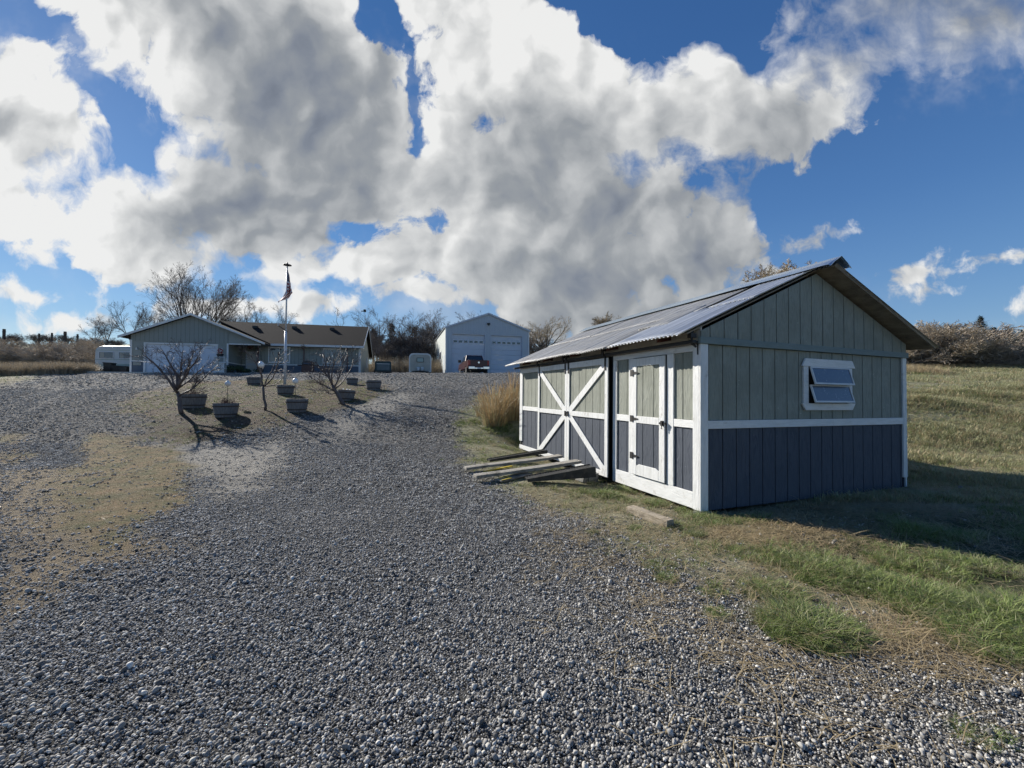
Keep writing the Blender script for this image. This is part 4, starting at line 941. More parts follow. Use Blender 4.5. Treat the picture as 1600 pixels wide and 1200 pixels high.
MB().box(4.6, 4.9, -.2, -.02, 5.55, 5.75).box(4.68, 4.82, -.3, -.18, 5.45, 5.62).build('floodlight', M['dark'], shop)
MB().box(-.015, -.001, 1.2, 2.15, 0.05, 2.2).build('side_door', M['shopdoor'], shop)
for y in (4.6, 7.6, 10.6):
    w = MB().box(-.05, -.002, y, y + 1.5, 1.9, 2.95).build('window', M['htrim'], shop); MB().box(-.06, -.051, y + .1, y + 1.4, 2.0, 2.85).build('pane', M['glass'], w)
# ------------------------------------------------------------------ pickup truck
tk = empty('pickup_truck', (-3.93, 36.0, gz(-3.5, 37)), R(16), 'dark red crew cab pickup parked facing the shop doors', 'truck')
def section_body(name, prof, x0, x1, mat, parent, bevel=.05):
    return MB().prism(prof, x1 - x0, 'x', x0).build(name, mat, parent, bevel=bevel)
W = 2.0
prof = [(0.05, .62), (.0, .75), (.0, 1.32), (1.9, 1.34), (1.9, 1.30), (4.35, 1.30), (5.6, 1.22), (5.75, 1.0), (5.75, .62)]
def arch(cx, r=.47, z=.62): return [(cx + r * math.cos(a), .38 + r * math.sin(a)) for a in np.linspace(math.asin(.24 / r), math.pi - math.asin(.24 / r), 9)]
low = prof[:]
full = low + arch(4.75) + arch(1.15)
body = MB(); body.prism(full, .10, 'x', .03); body.prism(full, .10, 'x', W - .13)
body.box(.13, W - .13, .02, .09, .62, 1.32)
body.box(.13, W - .13, 1.82, 1.9, .6, 1.3).box(.13, W - .13, 1.9, 4.3, .55, 1.28).box(.13, W - .13, 4.2, 5.7, .6, 1.2).box(.13, W - .13, .09, 1.82, .62, .75)
b = body.build('body', M['truckred'], tk, bevel=.03)
MB().box(.25, W - .25, .0, .018, .78, 1.28).build('tailgate', M['truckred'], tk, bevel=.015)
cab = MB(); zb, zt = 1.30, 1.93
base = [(.08, 1.92), (W - .08, 1.92), (W - .08, 4.35), (.08, 4.35)]; top = [(.25, 2.15), (W - .25, 2.15), (W - .25, 3.65), (.25, 3.65)]
cab.add([(x, y, zb) for x, y in base] + [(x, y, zt) for x, y in top], [(3, 2, 1, 0), (4, 5, 6, 7), (0, 1, 5, 4), (1, 2, 6, 5), (2, 3, 7, 6), (3, 0, 4, 7)])
cab.build('cab', M['truckred'], tk, bevel=.05)
MB().add([(.26, 1.955, 1.38), (W - .26, 1.955, 1.38), (W - .36, 2.115, 1.84), (.36, 2.115, 1.84), (.26, 1.94, 1.38), (W - .26, 1.94, 1.38), (W - .36, 2.10, 1.84), (.36, 2.10, 1.84)], [(0, 1, 2, 3), (7, 6, 5, 4), (0, 4, 5, 1), (1, 5, 6, 2), (2, 6, 7, 3), (3, 7, 4, 0)]).build('rear_window', M['glassdark'], tk)
for s in (0, 1):
    def sx(x): return x if s == 0 else W - x
    MB().add([(sx(.088), 2.12, 1.36), (sx(.088), 3.05, 1.36), (sx(.225), 3.02, 1.86), (sx(.225), 2.28, 1.86), (sx(.075), 2.12, 1.36), (sx(.075), 3.05, 1.36), (sx(.21), 3.02, 1.86), (sx(.21), 2.28, 1.86)], [(0, 1, 2, 3), (7, 6, 5, 4), (0, 4, 5, 1), (1, 5, 6, 2), (2, 6, 7, 3), (3, 7, 4, 0)]).build('side_window', M['glassdark'], tk)
    MB().add([(sx(.088), 3.13, 1.36), (sx(.088), 4.0, 1.36), (sx(.225), 3.6, 1.86), (sx(.225), 3.10, 1.86), (sx(.075), 3.13, 1.36), (sx(.075), 4.0, 1.36), (sx(.21), 3.6, 1.86), (sx(.21), 3.10, 1.86)], [(0, 1, 2, 3), (7, 6, 5, 4), (0, 4, 5, 1), (1, 5, 6, 2), (2, 6, 7, 3), (3, 7, 4, 0)]).build('side_window', M['glassdark'], tk)
    MB().box(*sorted((sx(.0), sx(-.30))), 3.75, 3.85, 1.32, 1.58).box(*sorted((sx(.1), sx(-.05))), 3.78, 3.82, 1.36, 1.40).build('mirror', M['dark'], tk, bevel=.02)
    MB().box(*sorted((sx(.035), sx(.24))), -.02, .05, .86, 1.28).build('tail_light', M['tail'], tk, bevel=.01)
    MB().box(*sorted((sx(-.02), sx(.03))), 2.0, 4.1, .40, .47).build('running_board', M['chrome'], tk)
    for y in (1.15, 4.75):
        w = MB(); w.T = Matrix.Translation((sx(.16), y, .38)) @ Matrix.Rotation(R(90), 4, 'Y')
        w.lathe([(.24, -.14), (.36, -.14), (.385, -.10), (.385, .10), (.36, .14), (.24, .14)], 24)
        wo = w.build('wheel', M['tyre'], tk)
        r = MB(); r.T = w.T; r.lathe([(.05, -.12), (.235, -.145), (.235, .145), (.05, .12)], 16); r.build('rim', M['chrome'], wo)
MB().box(.06, .62, -.14, .0, .50, .74).box(.62, W - .62, -.12, .0, .50, .66).box(W - .62, W - .06, -.14, .0, .50, .74).build('rear_bumper', M['chrome'], tk, bevel=.03)
MB().box(.84, 1.16, -.135, -.121, .53, .65).build('licence_plate', M['htrim'], tk)
mb = MB(); mb.T = Matrix.Translation((1.0, -.006, 1.10)) @ Matrix.Rotation(R(90), 4, 'X'); mb.lathe([(.001, -.006), (.085, -.006), (.085, .006), (.001, .006)], 16); mb.build('tailgate_emblem', M['chrome'], tk)
MB().box(.3, W - .3, .3, 5.4, .32, .6).build('underbody', M['darkin'], tk)

# ------------------------------------------------------------------ trailers
tr = empty('travel_trailer', at(656.5, 586, 42.0), R(13), 'small cream rounded travel trailer parked left of the shop, seen end on', 'trailer')
tr.location.z = gz(tr.location.x, tr.location.y) + .02
def roundrect(w, z0, z1, r, n=6):
    p = [(-w / 2, z0), (w / 2, z0)]
    for k in range(n + 1): a = math.pi / 2 * k / n; p.append((w / 2 - r + r * math.cos(a), z1 - r + r * math.sin(a) * 1))
    for k in range(n + 1): a = math.pi / 2 * (1 + k / n); p.append((-w / 2 + r + r * math.cos(a), z1 - r + r * math.sin(a)))
    return p
MB().prism(roundrect(2.2, .22, 2.1, .42), 4.2, 'y', 0).build('shell', M['cream'], tr, bevel=.08)
fr = MB(); a_, b_ = roundrect(2.26, .18, 2.14, .45), roundrect(2.02, .30, 1.98, .36)
nn = len(a_)
fr.add([(p[0], -.03, p[1]) for p in a_] + [(p[0], -.03, p[1]) for p in b_] + [(p[0], .05, p[1]) for p in a_] + [(p[0], .05, p[1]) for p in b_],
       [(i, (i + 1) % nn, nn + (i + 1) % nn, nn + i) for i in range(nn)] + [(2 * nn + i, 2 * nn + (i + 1) % nn, (i + 1) % nn, i) for i in range(nn)] + [(nn + i, nn + (i + 1) % nn, 3 * nn + (i + 1) % nn, 3 * nn + i) for i in range(nn)])
fr.build('end_moulding', M['camper'], tr)
w = MB().box(-.36, .36, -.05, -.005, 1.2, 1.68).build('window', M['dark'], tr); MB().box(-.31, .31, -.06, -.051, 1.25, 1.63).build('pane', M['campergrn'], w)
for x in (-.2, .2):
    t = MB(); t.lathe([(.05, 0), (.15, .05), (.16, .12), (.16, .32), (.14, .4), (.05, .44)], 14, (x, -.28, .26)); t.build('gas_bottle', M['camper'], tr, smooth=True)
MB().box(-.75, -.05, -.06, .0, .0, .0).v if False else None
MB().prism([(-.9, 0), (-.05, -1.2), (.05, -1.2), (.9, 0)], .08, 'z', .2).build('drawbar', M['dark'], tr)
for s in (-1, 1):
    w = MB(); w.T = Matrix.Translation((s * 1.0, 2.2, .32)) @ Matrix.Rotation(R(90), 4, 'Y'); w.lathe([(.18, -.1), (.32, -.1), (.32, .1), (.18, .1)], 18); w.build('wheel', M['tyre'], tr)
MB().box(-.4, .4, 1.4, 2.0, 2.1, 2.22).build('roof_vent', M['camper'], tr)
tt = empty('canopy_trailer', at(598.5, 586, 41.0), R(18), 'low dark teal canopy trailer parked between house and cream trailer', 'trailer'); tt.location.z = gz(tt.location.x, tt.location.y)
MB().prism(roundrect(1.6, .35, 1.36, .18), 2.6, 'y', 0).build('canopy', M['teal'], tt, bevel=.04)
MB().box(-.62, .62, -.03, -.005, .45, 1.05).build('rear_hatch', M['tealglass'], tt, bevel=.02)
MB().box(-.62, .62, -.045, -.031, 1.06, 1.12).build('hatch_rail', M['camper'], tt)
for s in (-1, 1):
    w = MB(); w.T = Matrix.Translation((s * .78, 1.2, .28)) @ Matrix.Rotation(R(90), 4, 'Y'); w.lathe([(.14, -.09), (.28, -.09), (.28, .09), (.14, .09)], 16); w.build('wheel', M['tyre'], tt)
    MB().box(s * .7 - .04, s * .7 + .04, -.1, 0, .0, .4).build('rear_stand', M['dark'], tt)
MB().box(-.8, .8, -.05, 2.6, .22, .345).build('chassis', M['dark'], tt)
# white vintage trailer left of the house, broadside
vt = empty('vintage_trailer', at(147.5, 583, 34.2), R(6), 'white and pale green vintage trailer beside the garage, seen broadside', 'trailer'); vt.location.z = gz(vt.location.x, vt.location.y) - .02
pf = [(0.04, .45), (.0, 1.2), (.02, 1.9), (.10, 2.18), (.28, 2.33), (.6, 2.40), (4.2, 2.40), (4.6, 2.2), (4.75, 1.6), (4.7, .45)]
MB().prism(pf, 2.0, 'y', 0).build('shell', M['camper'], vt, bevel=.05)
MB().box(.02, 4.7, -.012, -.001, .45, .88).build('lower_band', M['campergrn'], vt)
MB().box(.01, 4.7, -.014, -.002, 1.22, 1.27).box(.01, 4.7, -.014, -.002, 2.02, 2.05).build('side_moulding', M['campergrn'], vt)
for x0 in (.32, 1.85, 3.3):
    w = MB().box(x0, x0 + 1.15, -.04, -.002, 1.32, 1.92).build('window', M['htrim'], vt); MB().box(x0 + .06, x0 + 1.09, -.05, -.041, 1.38, 1.86).build('pane', M['glass'], w)
    MB().box(x0 + .12, x0 + .42, -.056, -.051, 1.4, 1.84).build('curtain', M['cream'], w)
w = MB(); w.T = Matrix.Translation((2.9, .15, .35)) @ Matrix.Rotation(R(90), 4, 'X'); w.lathe([(.18, -.1), (.35, -.1), (.35, .1), (.18, .1)], 18); w.build('wheel', M['tyre'], vt)
MB().box(.3, 4.4, .2, 1.8, .32, .46).build('chassis', M['dark'], vt)
# bins and clutter in front of it
def bin_(px, Y, w, h, label, group=None):
    p = at(px, 583, Y); e = empty('wheeled_bin', (p.x, p.y, gz(p.x, p.y)), R(10), label, 'bin', group)
    MB().add([(-w / 2 * .85, -w / 2 * .85, .05), (w / 2 * .85, -w / 2 * .85, .05), (w / 2 * .85, w / 2 * .85, .05), (-w / 2 * .85, w / 2 * .85, .05), (-w / 2, -w / 2, h), (w / 2, -w / 2, h), (w / 2, w / 2, h), (-w / 2, w / 2, h)], [(3, 2, 1, 0), (4, 5, 6, 7), (0, 1, 5, 4), (1, 2, 6, 5), (2, 3, 7, 6), (3, 0, 4, 7)]).build('bin_body', M['dark'], e, bevel=.02)
    MB().prism([(-w / 2 - .03, h + .003), (w / 2 + .03, h + .003), (w / 2, h + .05), (-w / 2, h + .07)], w + .06, 'y', -w / 2 - .03).build('lid', M['dark'], e)
    for s in (-1, 1):
        q = MB(); q.T = Matrix.Translation((s * w * .4, w * .42, .1)) @ Matrix.Rotation(R(90), 4, 'Y'); q.lathe([(.03, -.03), (.1, -.03), (.1, .03), (.03, .03)], 12); q.build('wheel', M['tyre'], e)
bin_(171, 32.6, .55, .88, 'tallest dark wheeled bin before the vintage trailer'); bin_(185, 32.4, .62, .62, 'low wide dark bin between the tall bin and the garage'); bin_(195.5, 32.2, .5, .58, 'small dark bin closest to the garage corner')
def potshrub(px, py, Y, w, h, potmat, folmat, label, pot='plant_pot', leaf=.09, dens=200):
    p = at(px, py, Y); z = gz(p.x, p.y); z = max(z, p.z - .1)
    e = empty(pot, (p.x, p.y, z), 0, label, 'potted plant')
    MB().lathe([(w * .3, 0), (w * .42, h * .35), (w * .45, h * .36), (w * .38, h * .33)], 14).build('pot', potmat, e, smooth=False)
    mb = MB(); rs = random.Random(int(px * 7))
    for i in range(dens):
        d_ = Vector((rs.gauss(0, 1), rs.gauss(0, 1), rs.gauss(0, .8))); d_ = d_.normalized() * rs.random() ** .4
        c = Vector((d_.x * w * .55, d_.y * w * .55, h * .66 + d_.z * h * .34)); a = Vector((rs.gauss(0, 1), rs.gauss(0, 1), rs.gauss(0, 1))).normalized() * leaf; b_ = a.orthogonal().normalized() * leaf * .5
        mb.add([c - a, c + b_, c + a, c - b_], [(0, 1, 2, 3)])
    mb.build('foliage', folmat, e); return e
potshrub(358, 583, 32.6, .8, .75, M['dark'], M['foliage'], 'dark leafy shrub in a pot right of the white stand')
potshrub(374, 584, 33.6, .55, .75, M['dark'], M['foliage'], 'small dark potted plant left of the front door')
potshrub(385, 584, 33.6, .6, .5, M['teal'], M['foliage'], 'blue green pot of low leaves before the front door')
potshrub(404, 584, 34.2, .75, .55, M['redpot'], M['foliage'], 'red pot with sparse leaves right of the front door', dens=90)
# white stand with flowers and figure beside the garage door
c0 = at(343.5, 583, 31.9); z = 3.0
pc = empty('white_plant_stand', (c0.x, c0.y, z), R(15), 'white wooden plant stand with shelves right of the garage door', 'stand')
mb = MB(); 
for x in (-.36, .32): mb.box(x, x + .05, -.2, -.15, 0, 1.25).box(x, x + .05, .15, .2, 0, 1.25)
mb.build('leg', M['htrim'], pc)
for zz in (.35, .8, 1.25): MB().box(-.42, .42, -.24, .24, zz, zz + .04).build('shelf', M['htrim'], pc)
MB().box(-.32, .30, -.16, -.13, .40, .78).box(-.32, .3, -.16, -.13, .0, .33).build('front_panel', M['htrim'], pc)
e = empty('flower_basket', (c0.x, c0.y, z + 1.29), 0, 'dark basket of red flowers standing on the white plant stand', 'flower basket')
MB().lathe([(.16, 0), (.26, .22), (.24, .22), (.15, .03)], 14).build('basket', M['dark'], e)
mb = MB(); rs = random.Random(5)
for i in range(160):
    d_ = Vector((rs.gauss(0, 1), rs.gauss(0, 1), rs.gauss(0, 1))).normalized() * rs.random() ** .4; c = Vector((d_.x * .22, d_.y * .22, .5 + d_.z * .30)) * .85; a = Vector((rs.gauss(0, 1), rs.gauss(0, 1), rs.gauss(0, 1))).normalized() * .06; q = a.orthogonal().normalized() * .05
    mb.cur = 0 if i % 3 else 1; mb.add([c - a, c + q, c + a, c - q], [(0, 1, 2, 3)])
mb.build('flowers', [M['scarlet'], M['globe']], e)
# hanging baskets on porch posts
def hanging(px, Y, label, mat):
    p = at(px, 541, Y); e = empty('hanging_basket', p, 0, label, 'hanging basket', 'hanging baskets along the porch eave')
    MB().tube([(0, 0, .25), (0, 0, -.05)], .012, 5).build('hanger', M['dark'], e)
    MB().lathe([(.1, -.25), (.2, -.08), (.19, -.08), (.09, -.22)], 12).build('basket', M['brownmetal'], e)
    mb = MB(); rs = random.Random(int(px))
    for i in range(90):
        d_ = Vector((rs.gauss(0, 1), rs.gauss(0, 1), rs.gauss(0, .6))).normalized() * rs.random() ** .5; c = d_ * .27 + Vector((0, 0, -.05)); a = Vector((rs.gauss(0, 1), rs.gauss(0, 1), rs.gauss(0, 1))).normalized() * .06; q = a.orthogonal().normalized() * .04
        mb.add([c - a, c + q, c + a, c - q], [(0, 1, 2, 3)])
    mb.build('foliage', mat, e)
hanging(391, 34.6, 'russet hanging basket at the post near the front door', M['twigred']); hanging(474, 35.8, 'pale dried hanging basket between the two porch windows', M['twigtan'])
# barbecue and box on the porch
p = at(481, 583, 34.4); bq = empty('barbecue_grill', (p.x, p.y, 2.98), R(15), 'dark barbecue grill with rounded lid on the porch between the windows', 'grill')
MB().prism([(-.42, .85), (.42, .85), (.42, 1.0), (.3, 1.18), (-.3, 1.18), (-.42, 1.0)], .5, 'y', -.25).build('lid', M['dark'], bq, bevel=.02)
MB().box(-.75, .75, -.27, .27, .78, .84).build('side_shelf', M['brownmetal'], bq)
MB().box(-.45, .45, -.24, .24, .12, .775).build('cabinet', M['brownmetal'], bq)
MB().tube([(-.3, -.3, .95), (.3, -.3, .95)], .015, 6).build('handle', M['chrome'], bq)
for s in (-.38, .38): MB().box(s - .03, s + .03, -.2, .2, 0, .118).build('leg', M['dark'], bq)
p = at(526, 583, 35.5); bn = empty('garden_bench', (p.x, p.y, 3.0), R(15), 'slatted garden bench below the right porch window', 'bench')
for zz, y0 in ((.42, -.2), (.42, -.05), (.42, .1)): MB().box(-.7, .7, y0, y0 + .12, zz, zz + .03).build('seat_slat', M['graywood'], bn)
MB().box(-.7, .7, .25, .28, .55, .65).box(-.7, .7, .25, .28, .72, .82).build('backrest', M['graywood'], bn)
for s in (-.65, .6): MB().box(s, s + .05, -.2, -.15, 0, .42).box(s, s + .05, .22, .27, 0, .82).build('leg', M['graywood'], bn)

# ------------------------------------------------------------------ flagpole with flag
fp = hit(445, 601, 12); 
pole = empty('flagpole', fp, 0, 'white two-stage flagpole standing in the island bed', 'flagpole')
Hh = (at(448, 416, fp.y).z - fp.z)
MB().tube([(0, 0, 0), (.02, 0, Hh * .45)], [.068, .06], 12).build('lower_pole', M['pole'], pole, smooth=True)
MB().tube([(.02, 0, Hh * .45), (.06, 0, Hh)], [.045, .032], 10).build('upper_pole', M['pole'], pole, smooth=True)
mb = MB(); mb.T = Matrix.Translation((.06, 0, Hh)); mb.lathe([(.03, 0), (.06, .03), (.21, .05), (.20, .075), (.06, .10), (.03, .18), (.012, .22)], 16); mb.build('finial', M['dark'], pole)
MB().tube([(.09, -.05, Hh - .1), (.07, -.07, Hh * .3), (.05, -.06, 1.2)], .006, 4).build('halyard', M['globe'], pole)
def flag_mat():
    m, nt, b = nodes_of('striped_flag_cloth'); b.inputs['Roughness'].default_value = .8
    a = N(nt, 'ShaderNodeUVMap'); sp = N(nt, 'ShaderNodeSeparateXYZ'); L(nt, a.outputs[0], sp.inputs[0])
    def mth(op, x, y=None):
        n = N(nt, 'ShaderNodeMath', operation=op)
        for i, v in enumerate((x, y)):
            if v is None: continue
            if isinstance(v, (int, float)): n.inputs[i].default_value = v
            else: L(nt, v, n.inputs[i])
        return n.outputs[0]
    u, v = sp.outputs[0], sp.outputs[1]
    s = mth('LESS_THAN', mth('FRACT', mth('MULTIPLY', v, 6.5)), .5)
    x = N(nt, 'ShaderNodeMix', data_type='RGBA'); x.inputs['A'].default_value = (.75, .72, .70, 1); x.inputs['B'].default_value = (.30, .02, .03, 1); L(nt, s, x.inputs['Factor'])
    can = mth('MULTIPLY', mth('LESS_THAN', u, .42), mth('GREATER_THAN', v, .46))
    fu = mth('SUBTRACT', mth('FRACT', mth('MULTIPLY', u, 14)), .5); fv = mth('SUBTRACT', mth('FRACT', mth('MULTIPLY', v, 16)), .5)
    star = mth('LESS_THAN', mth('ADD', mth('MULTIPLY', fu, fu), mth('MULTIPLY', fv, fv)), .05)
    x1 = N(nt, 'ShaderNodeMix', data_type='RGBA'); x1.inputs['A'].default_value = (.015, .02, .06, 1); x1.inputs['B'].default_value = (.55, .55, .55, 1); L(nt, star, x1.inputs['Factor'])
    x2 = N(nt, 'ShaderNodeMix', data_type='RGBA'); L(nt, can, x2.inputs['Factor']); L(nt, x.outputs['Result'], x2.inputs['A']); L(nt, x1.outputs['Result'], x2.inputs['B'])
    L(nt, x2.outputs['Result'], b.inputs['Base Color']); return m
# limp flag: the cloth hangs from its hoist and folds down along the pole
nu, nv = 26, 26; vs, uv = [], []
ztopf = Hh - .18; hoist = 1.15; fly = 1.75
for j in range(nv + 1):
    v = j / nv
    for i in range(nu + 1):
        u = i / nu
        s = u * fly; ang = R(78) * min(1, u * 3.0)
        dx = .50 * math.sin(u * 2.6) * (.35 + .65 * (1 - v)) + .10 * math.sin(u * 8 + v * 2.0) * u ** .5 - .85 * u * u * (1.1 - v)
        dz = -(s - .25 * math.sin(min(u * 3, 1) * 1.5)) * (.72) * (.55 + .45 * v ** .6)
        dy = .09 * math.sin(u * 12 + v * 3.5) * min(1, u * 3)
        vs.append((.08 + max(dx, -.40) , dy - .05, ztopf - (1 - v) * hoist + dz * (1.0 if v > .02 else .98))); uv.append((u, v))
fs = [(j * (nu + 1) + i, j * (nu + 1) + i + 1, (j + 1) * (nu + 1) + i + 1, (j + 1) * (nu + 1) + i) for j in range(nv) for i in range(nu)]
fl = MB().add(vs, fs).build('flag', flag_mat(), smooth=True); fl.location = fp
uvl = fl.data.uv_layers.new(name='UVMap')
for lp in fl.data.loops: uvl.data[lp.index].uv = uv[lp.vertex_index]
sm = fl.modifiers.new('thickness', 'SOLIDIFY'); sm.thickness = .004
tag(fl, 'red and white striped flag with dark blue canton hanging limp on the pole', 'flag')

# ------------------------------------------------------------------ half barrel planters
bl = empty('barrel_planter', (0, 0, 0))
MB().lathe([(.27, 0), (.30, .14), (.33, .34), (.335, .42), (.30, .42), (.295, .36)], 22, cap=True).build('staves', M['barrel'], bl)
for z0, r0 in ((.07, .287), (.31, .329)): MB().lathe([(r0, z0), (r0 + .008, z0), (r0 + .014, z0 + .035), (r0 + .006, z0 + .035)], 22, cap=False).build('hoop', M['hoop'], bl)
MB().lathe([(.001, .365), (.30, .36), (.30, .34), (.001, .34)], 22).build('soil', M['soil'], bl)
def dry_plant(parent, seed, mat, h=.22, n=60):
    rs = random.Random(seed); mb = MB()
    for i in range(n):
        a = rs.uniform(0, 6.28); r = rs.uniform(0, .22); x, y = r * math.cos(a), r * math.sin(a); k = rs.uniform(.5, 1.1) * h
        mb.tube([(x, y, .36), (x + rs.gauss(0, .05), y + rs.gauss(0, .05), .36 + k * .6), (x * 1.3 + rs.gauss(0, .08), y * 1.3 + rs.gauss(0, .08), .36 + k)], [.006, .005, .003], 3, False)
    return mb.build('dry_stems', mat, parent)
BP = [((302, 636), 1.15, 1, 'wide barrel planter directly behind the leftmost bare fruit tree'), ((353, 650), 1.05, 1, 'barrel planter full of dry stems, right of the leftmost fruit tree'),
      ((464, 642), 1.03, 0, 'barrel planter at the front of the bed between the middle and right fruit trees'), ((446, 616.5), 1.0, 0, 'barrel planter at the foot of the flagpole'),
      ((397, 601), 1.0, 0, 'barrel planter behind the middle fruit tree toward the front door'), ((540, 625), 1.0, 0, 'barrel planter with small white flowers beside the right fruit tree'),
      ((550, 601), .9, 0, 'far barrel planter near the right end of the house'), ((583.5, 609), 1.05, 0, 'rightmost barrel planter at the right tip of the bed')]
for i, ((px, py), s, dry, lb) in enumerate(BP):
    o = bl if i == 0 else copy_tree(bl0)
    if i == 0: bl0 = bl
    p = hit(px, py, 8); o.location = (p.x, p.y, p.z - .03); o.scale = (s, s, s); o.rotation_euler = (R(random.uniform(-3, 3)), R(random.uniform(-3, 3)), random.uniform(0, 6))
    tag(o, lb, 'planter', 'half barrel planters in the island bed')
for o in [o for o in COL.objects if o.name.startswith('barrel_planter')]:
    if 'dry stems' in o['label'] or 'wide' in o['label']: dry_plant(o, 3 + len(o['label']), M['twigred'])
    elif 'white flowers' in o['label']:
        mb = MB(); [mb.lathe([(.001, 0), (.035, .02), (.001, .05)], 6, (x, y, .42)) for x, y in ((-.05, -.1), (.08, -.05), (.0, .06), (.14, .05))]; mb.build('white_flowers', M['globe'], o)
    else: dry_plant(o, 9 + len(o['label']), M['twigtan'], .08, 25)
# globes on stakes
gl = empty('globe_ornament', (0, 0, 0))
MB().tube([(0, 0, 0), (0, 0, .5)], .008, 6).build('stake', M['dark'], gl)
MB().lathe([(.002, -.10), (.05, -.085), (.085, -.05), (.10, 0), (.085, .05), (.05, .085), (.03, .10), (.03, .12), (.002, .125)], 16, (0, 0, .6)).build('globe', M['globe'], gl, smooth=True)
for i, (px, py, Y, lb) in enumerate(((356, 599.5, 14.5, 'white globe on a stake left of the middle fruit tree'), (408, 570, 13.2, 'white globe hung high in the middle fruit tree'), (461.5, 595.5, 14.2, 'white globe on a stake just right of the flagpole'))):
    o = gl if i == 0 else copy_tree(gl); p = at(px, py, Y); g = gz(p.x, p.y); s = 1.0
    o.location = (p.x, p.y, p.z - .6); 
    tag(o, lb, 'garden globe', 'white garden globes')
for o in [o for o in COL.objects if o.name.startswith('globe_ornament')]:
    h = o.location.z - gz(o.location.x, o.location.y)
    if 'hung' in o['label']:
        for ch in o.children:
            if ch.name.startswith('stake'): ch.location.z = .68; ch.scale.z = .5
    elif h > 0: 
        for ch in o.children:
            if ch.name.startswith('stake'): ch.location.z = -h; ch.scale.z = (h + .5) / .5

# ------------------------------------------------------------------ tall dry ornamental grass at the far corner of the shed
for (px, py, n, h, lb) in ((774, 664, 480, 1.35, 'largest tawny ornamental grass clump beside the far shed corner'), (802, 656, 430, 1.5, 'tawny ornamental grass clump touching the far shed corner'), (762, 650, 220, 1.0, 'lower tawny grass clump nearest the drive')):
    p = hit(px, py, 8); rs = random.Random(int(px)); mb = MB()
    for i in range(n):
        a = rs.uniform(0, 6.283); q = math.sqrt(rs.random()); r = .34 * q; x, y = r * math.cos(a), r * math.sin(a); k = h * (1.08 - .45 * q * q) * rs.choice((1, 1, .8, .6, .45, .3)) * rs.uniform(.85, 1.1); ln = .08 + .5 * q * rs.uniform(.4, 1.2)
        dx, dy = math.cos(a + rs.gauss(0, .3)) * ln * k + .14 * k * rs.random(), math.sin(a) * ln * k - .08 * k; w = .0062; aa = rs.uniform(0, 6.28); sx, sy = math.cos(aa) * w, math.sin(aa) * w
        v = []; mb.cur = 1 if (k < .5 * h and rs.random() < .55) else (2 if rs.random() < .3 else 0)
        for t, tw in ((0, 1.0), (.35, .9), (.7, .7), (.9, 1.3 if k > .7 * h else .5), (1, .1)):
            c = Vector((x + dx * t ** 1.8, y + dy * t ** 1.8, k * (t - .35 * ln * t * t)))
            v += [c - Vector((sx, sy, 0)) * tw, c + Vector((sx, sy, 0)) * tw]
        mb.add(v, [(0, 1, 3, 2), (2, 3, 5, 4), (4, 5, 7, 6), (6, 7, 9, 8)])
    o = mb.build('ornamental_grass', [GW, GO, GS]); o.location = (p.x, p.y, p.z - .02); tag(o, lb, 'ornamental grass', 'dry ornamental grasses by the shed')

# ------------------------------------------------------------------ trees
class Tree:
    def __init__(self, seed, sides=(7, 5, 4, 3, 3, 3)):
        self.rs = random.Random(seed); self.tr = MB(); self.cr = MB(); self.sides = sides
    def emit(self, pts, rad, lev, trunklev=0):
        (self.tr if lev <= trunklev else self.cr).tube(pts, rad, self.sides[min(lev, 5)], False)
    def branch(self, p, d, L_, r, lev, spec):
        rs = self.rs; maxlev, counts, ratio, angle, wob, trop, trunklev, minr = spec
        ns = 6 if lev == 0 else (4 if lev < 3 else 3); pts = [p.copy()]; dirs = [d.copy()]
        for i in range(ns):
            d = (d + Vector((rs.gauss(0, wob), rs.gauss(0, wob), rs.gauss(0, wob) + trop)) * (1 if lev else .5)).normalized(); p = p + d * (L_ / ns); pts.append(p.copy()); dirs.append(d.copy())
        rad = [max(minr, r * (1 - .7 * i / ns)) for i in range(ns + 1)]
        self.emit(pts, rad, lev, trunklev)
        if lev >= maxlev: return
        n = counts[lev]; n = max(1, int(n * rs.uniform(.75, 1.25) + .5))
        t0 = .35 if lev == 0 else .2
        for k in range(n):
            t = t0 + (1 - t0) * (k + rs.random()) / n; f = t * ns; i = min(int(f), ns - 1); f -= i
            q = pts[i].lerp(pts[i + 1], f); dd = dirs[i]; ax = dd.orthogonal().normalized(); ax.rotate(Matrix.Rotation(rs.uniform(0, 6.283), 3, dd))
            an = R(angle[lev] * rs.uniform(.7, 1.3)); nd = dd.copy(); nd.rotate(Matrix.Rotation(an, 3, ax))
            self.branch(q, nd, L_ * ratio[lev] * (1 - .45 * (t - t0)) * rs.uniform(.75, 1.2), max(minr, rad[i] * .62), lev + 1, spec)
    def finish(self, name, loc, tm, cm, label, cat='tree', group=None, scale=1, rz=0):
        e = empty(name, loc, rz, label, cat, group); e.scale = (scale,) * 3 if not hasattr(scale, '__len__') else scale
        if self.tr.v: self.tr.build('trunk', tm, e, smooth=True)
        self.cr.build('crown', cm, e); return e
def tree_at(px, pytop, Y, root, tree_h, rz, label, group=None, wx=1):
    top = at(px, pytop, Y); g = gz(top.x, top.y); s = (top.z - g) / tree_h
    root.location = (top.x, top.y, g - .1); root.scale = (s * wx, s * wx, s); root.rotation_euler = (0, 0, rz); tag(root, label, 'tree', group)
def top_of(root):
    return max(max(v.co.z for v in c.data.vertices) for c in root.children)
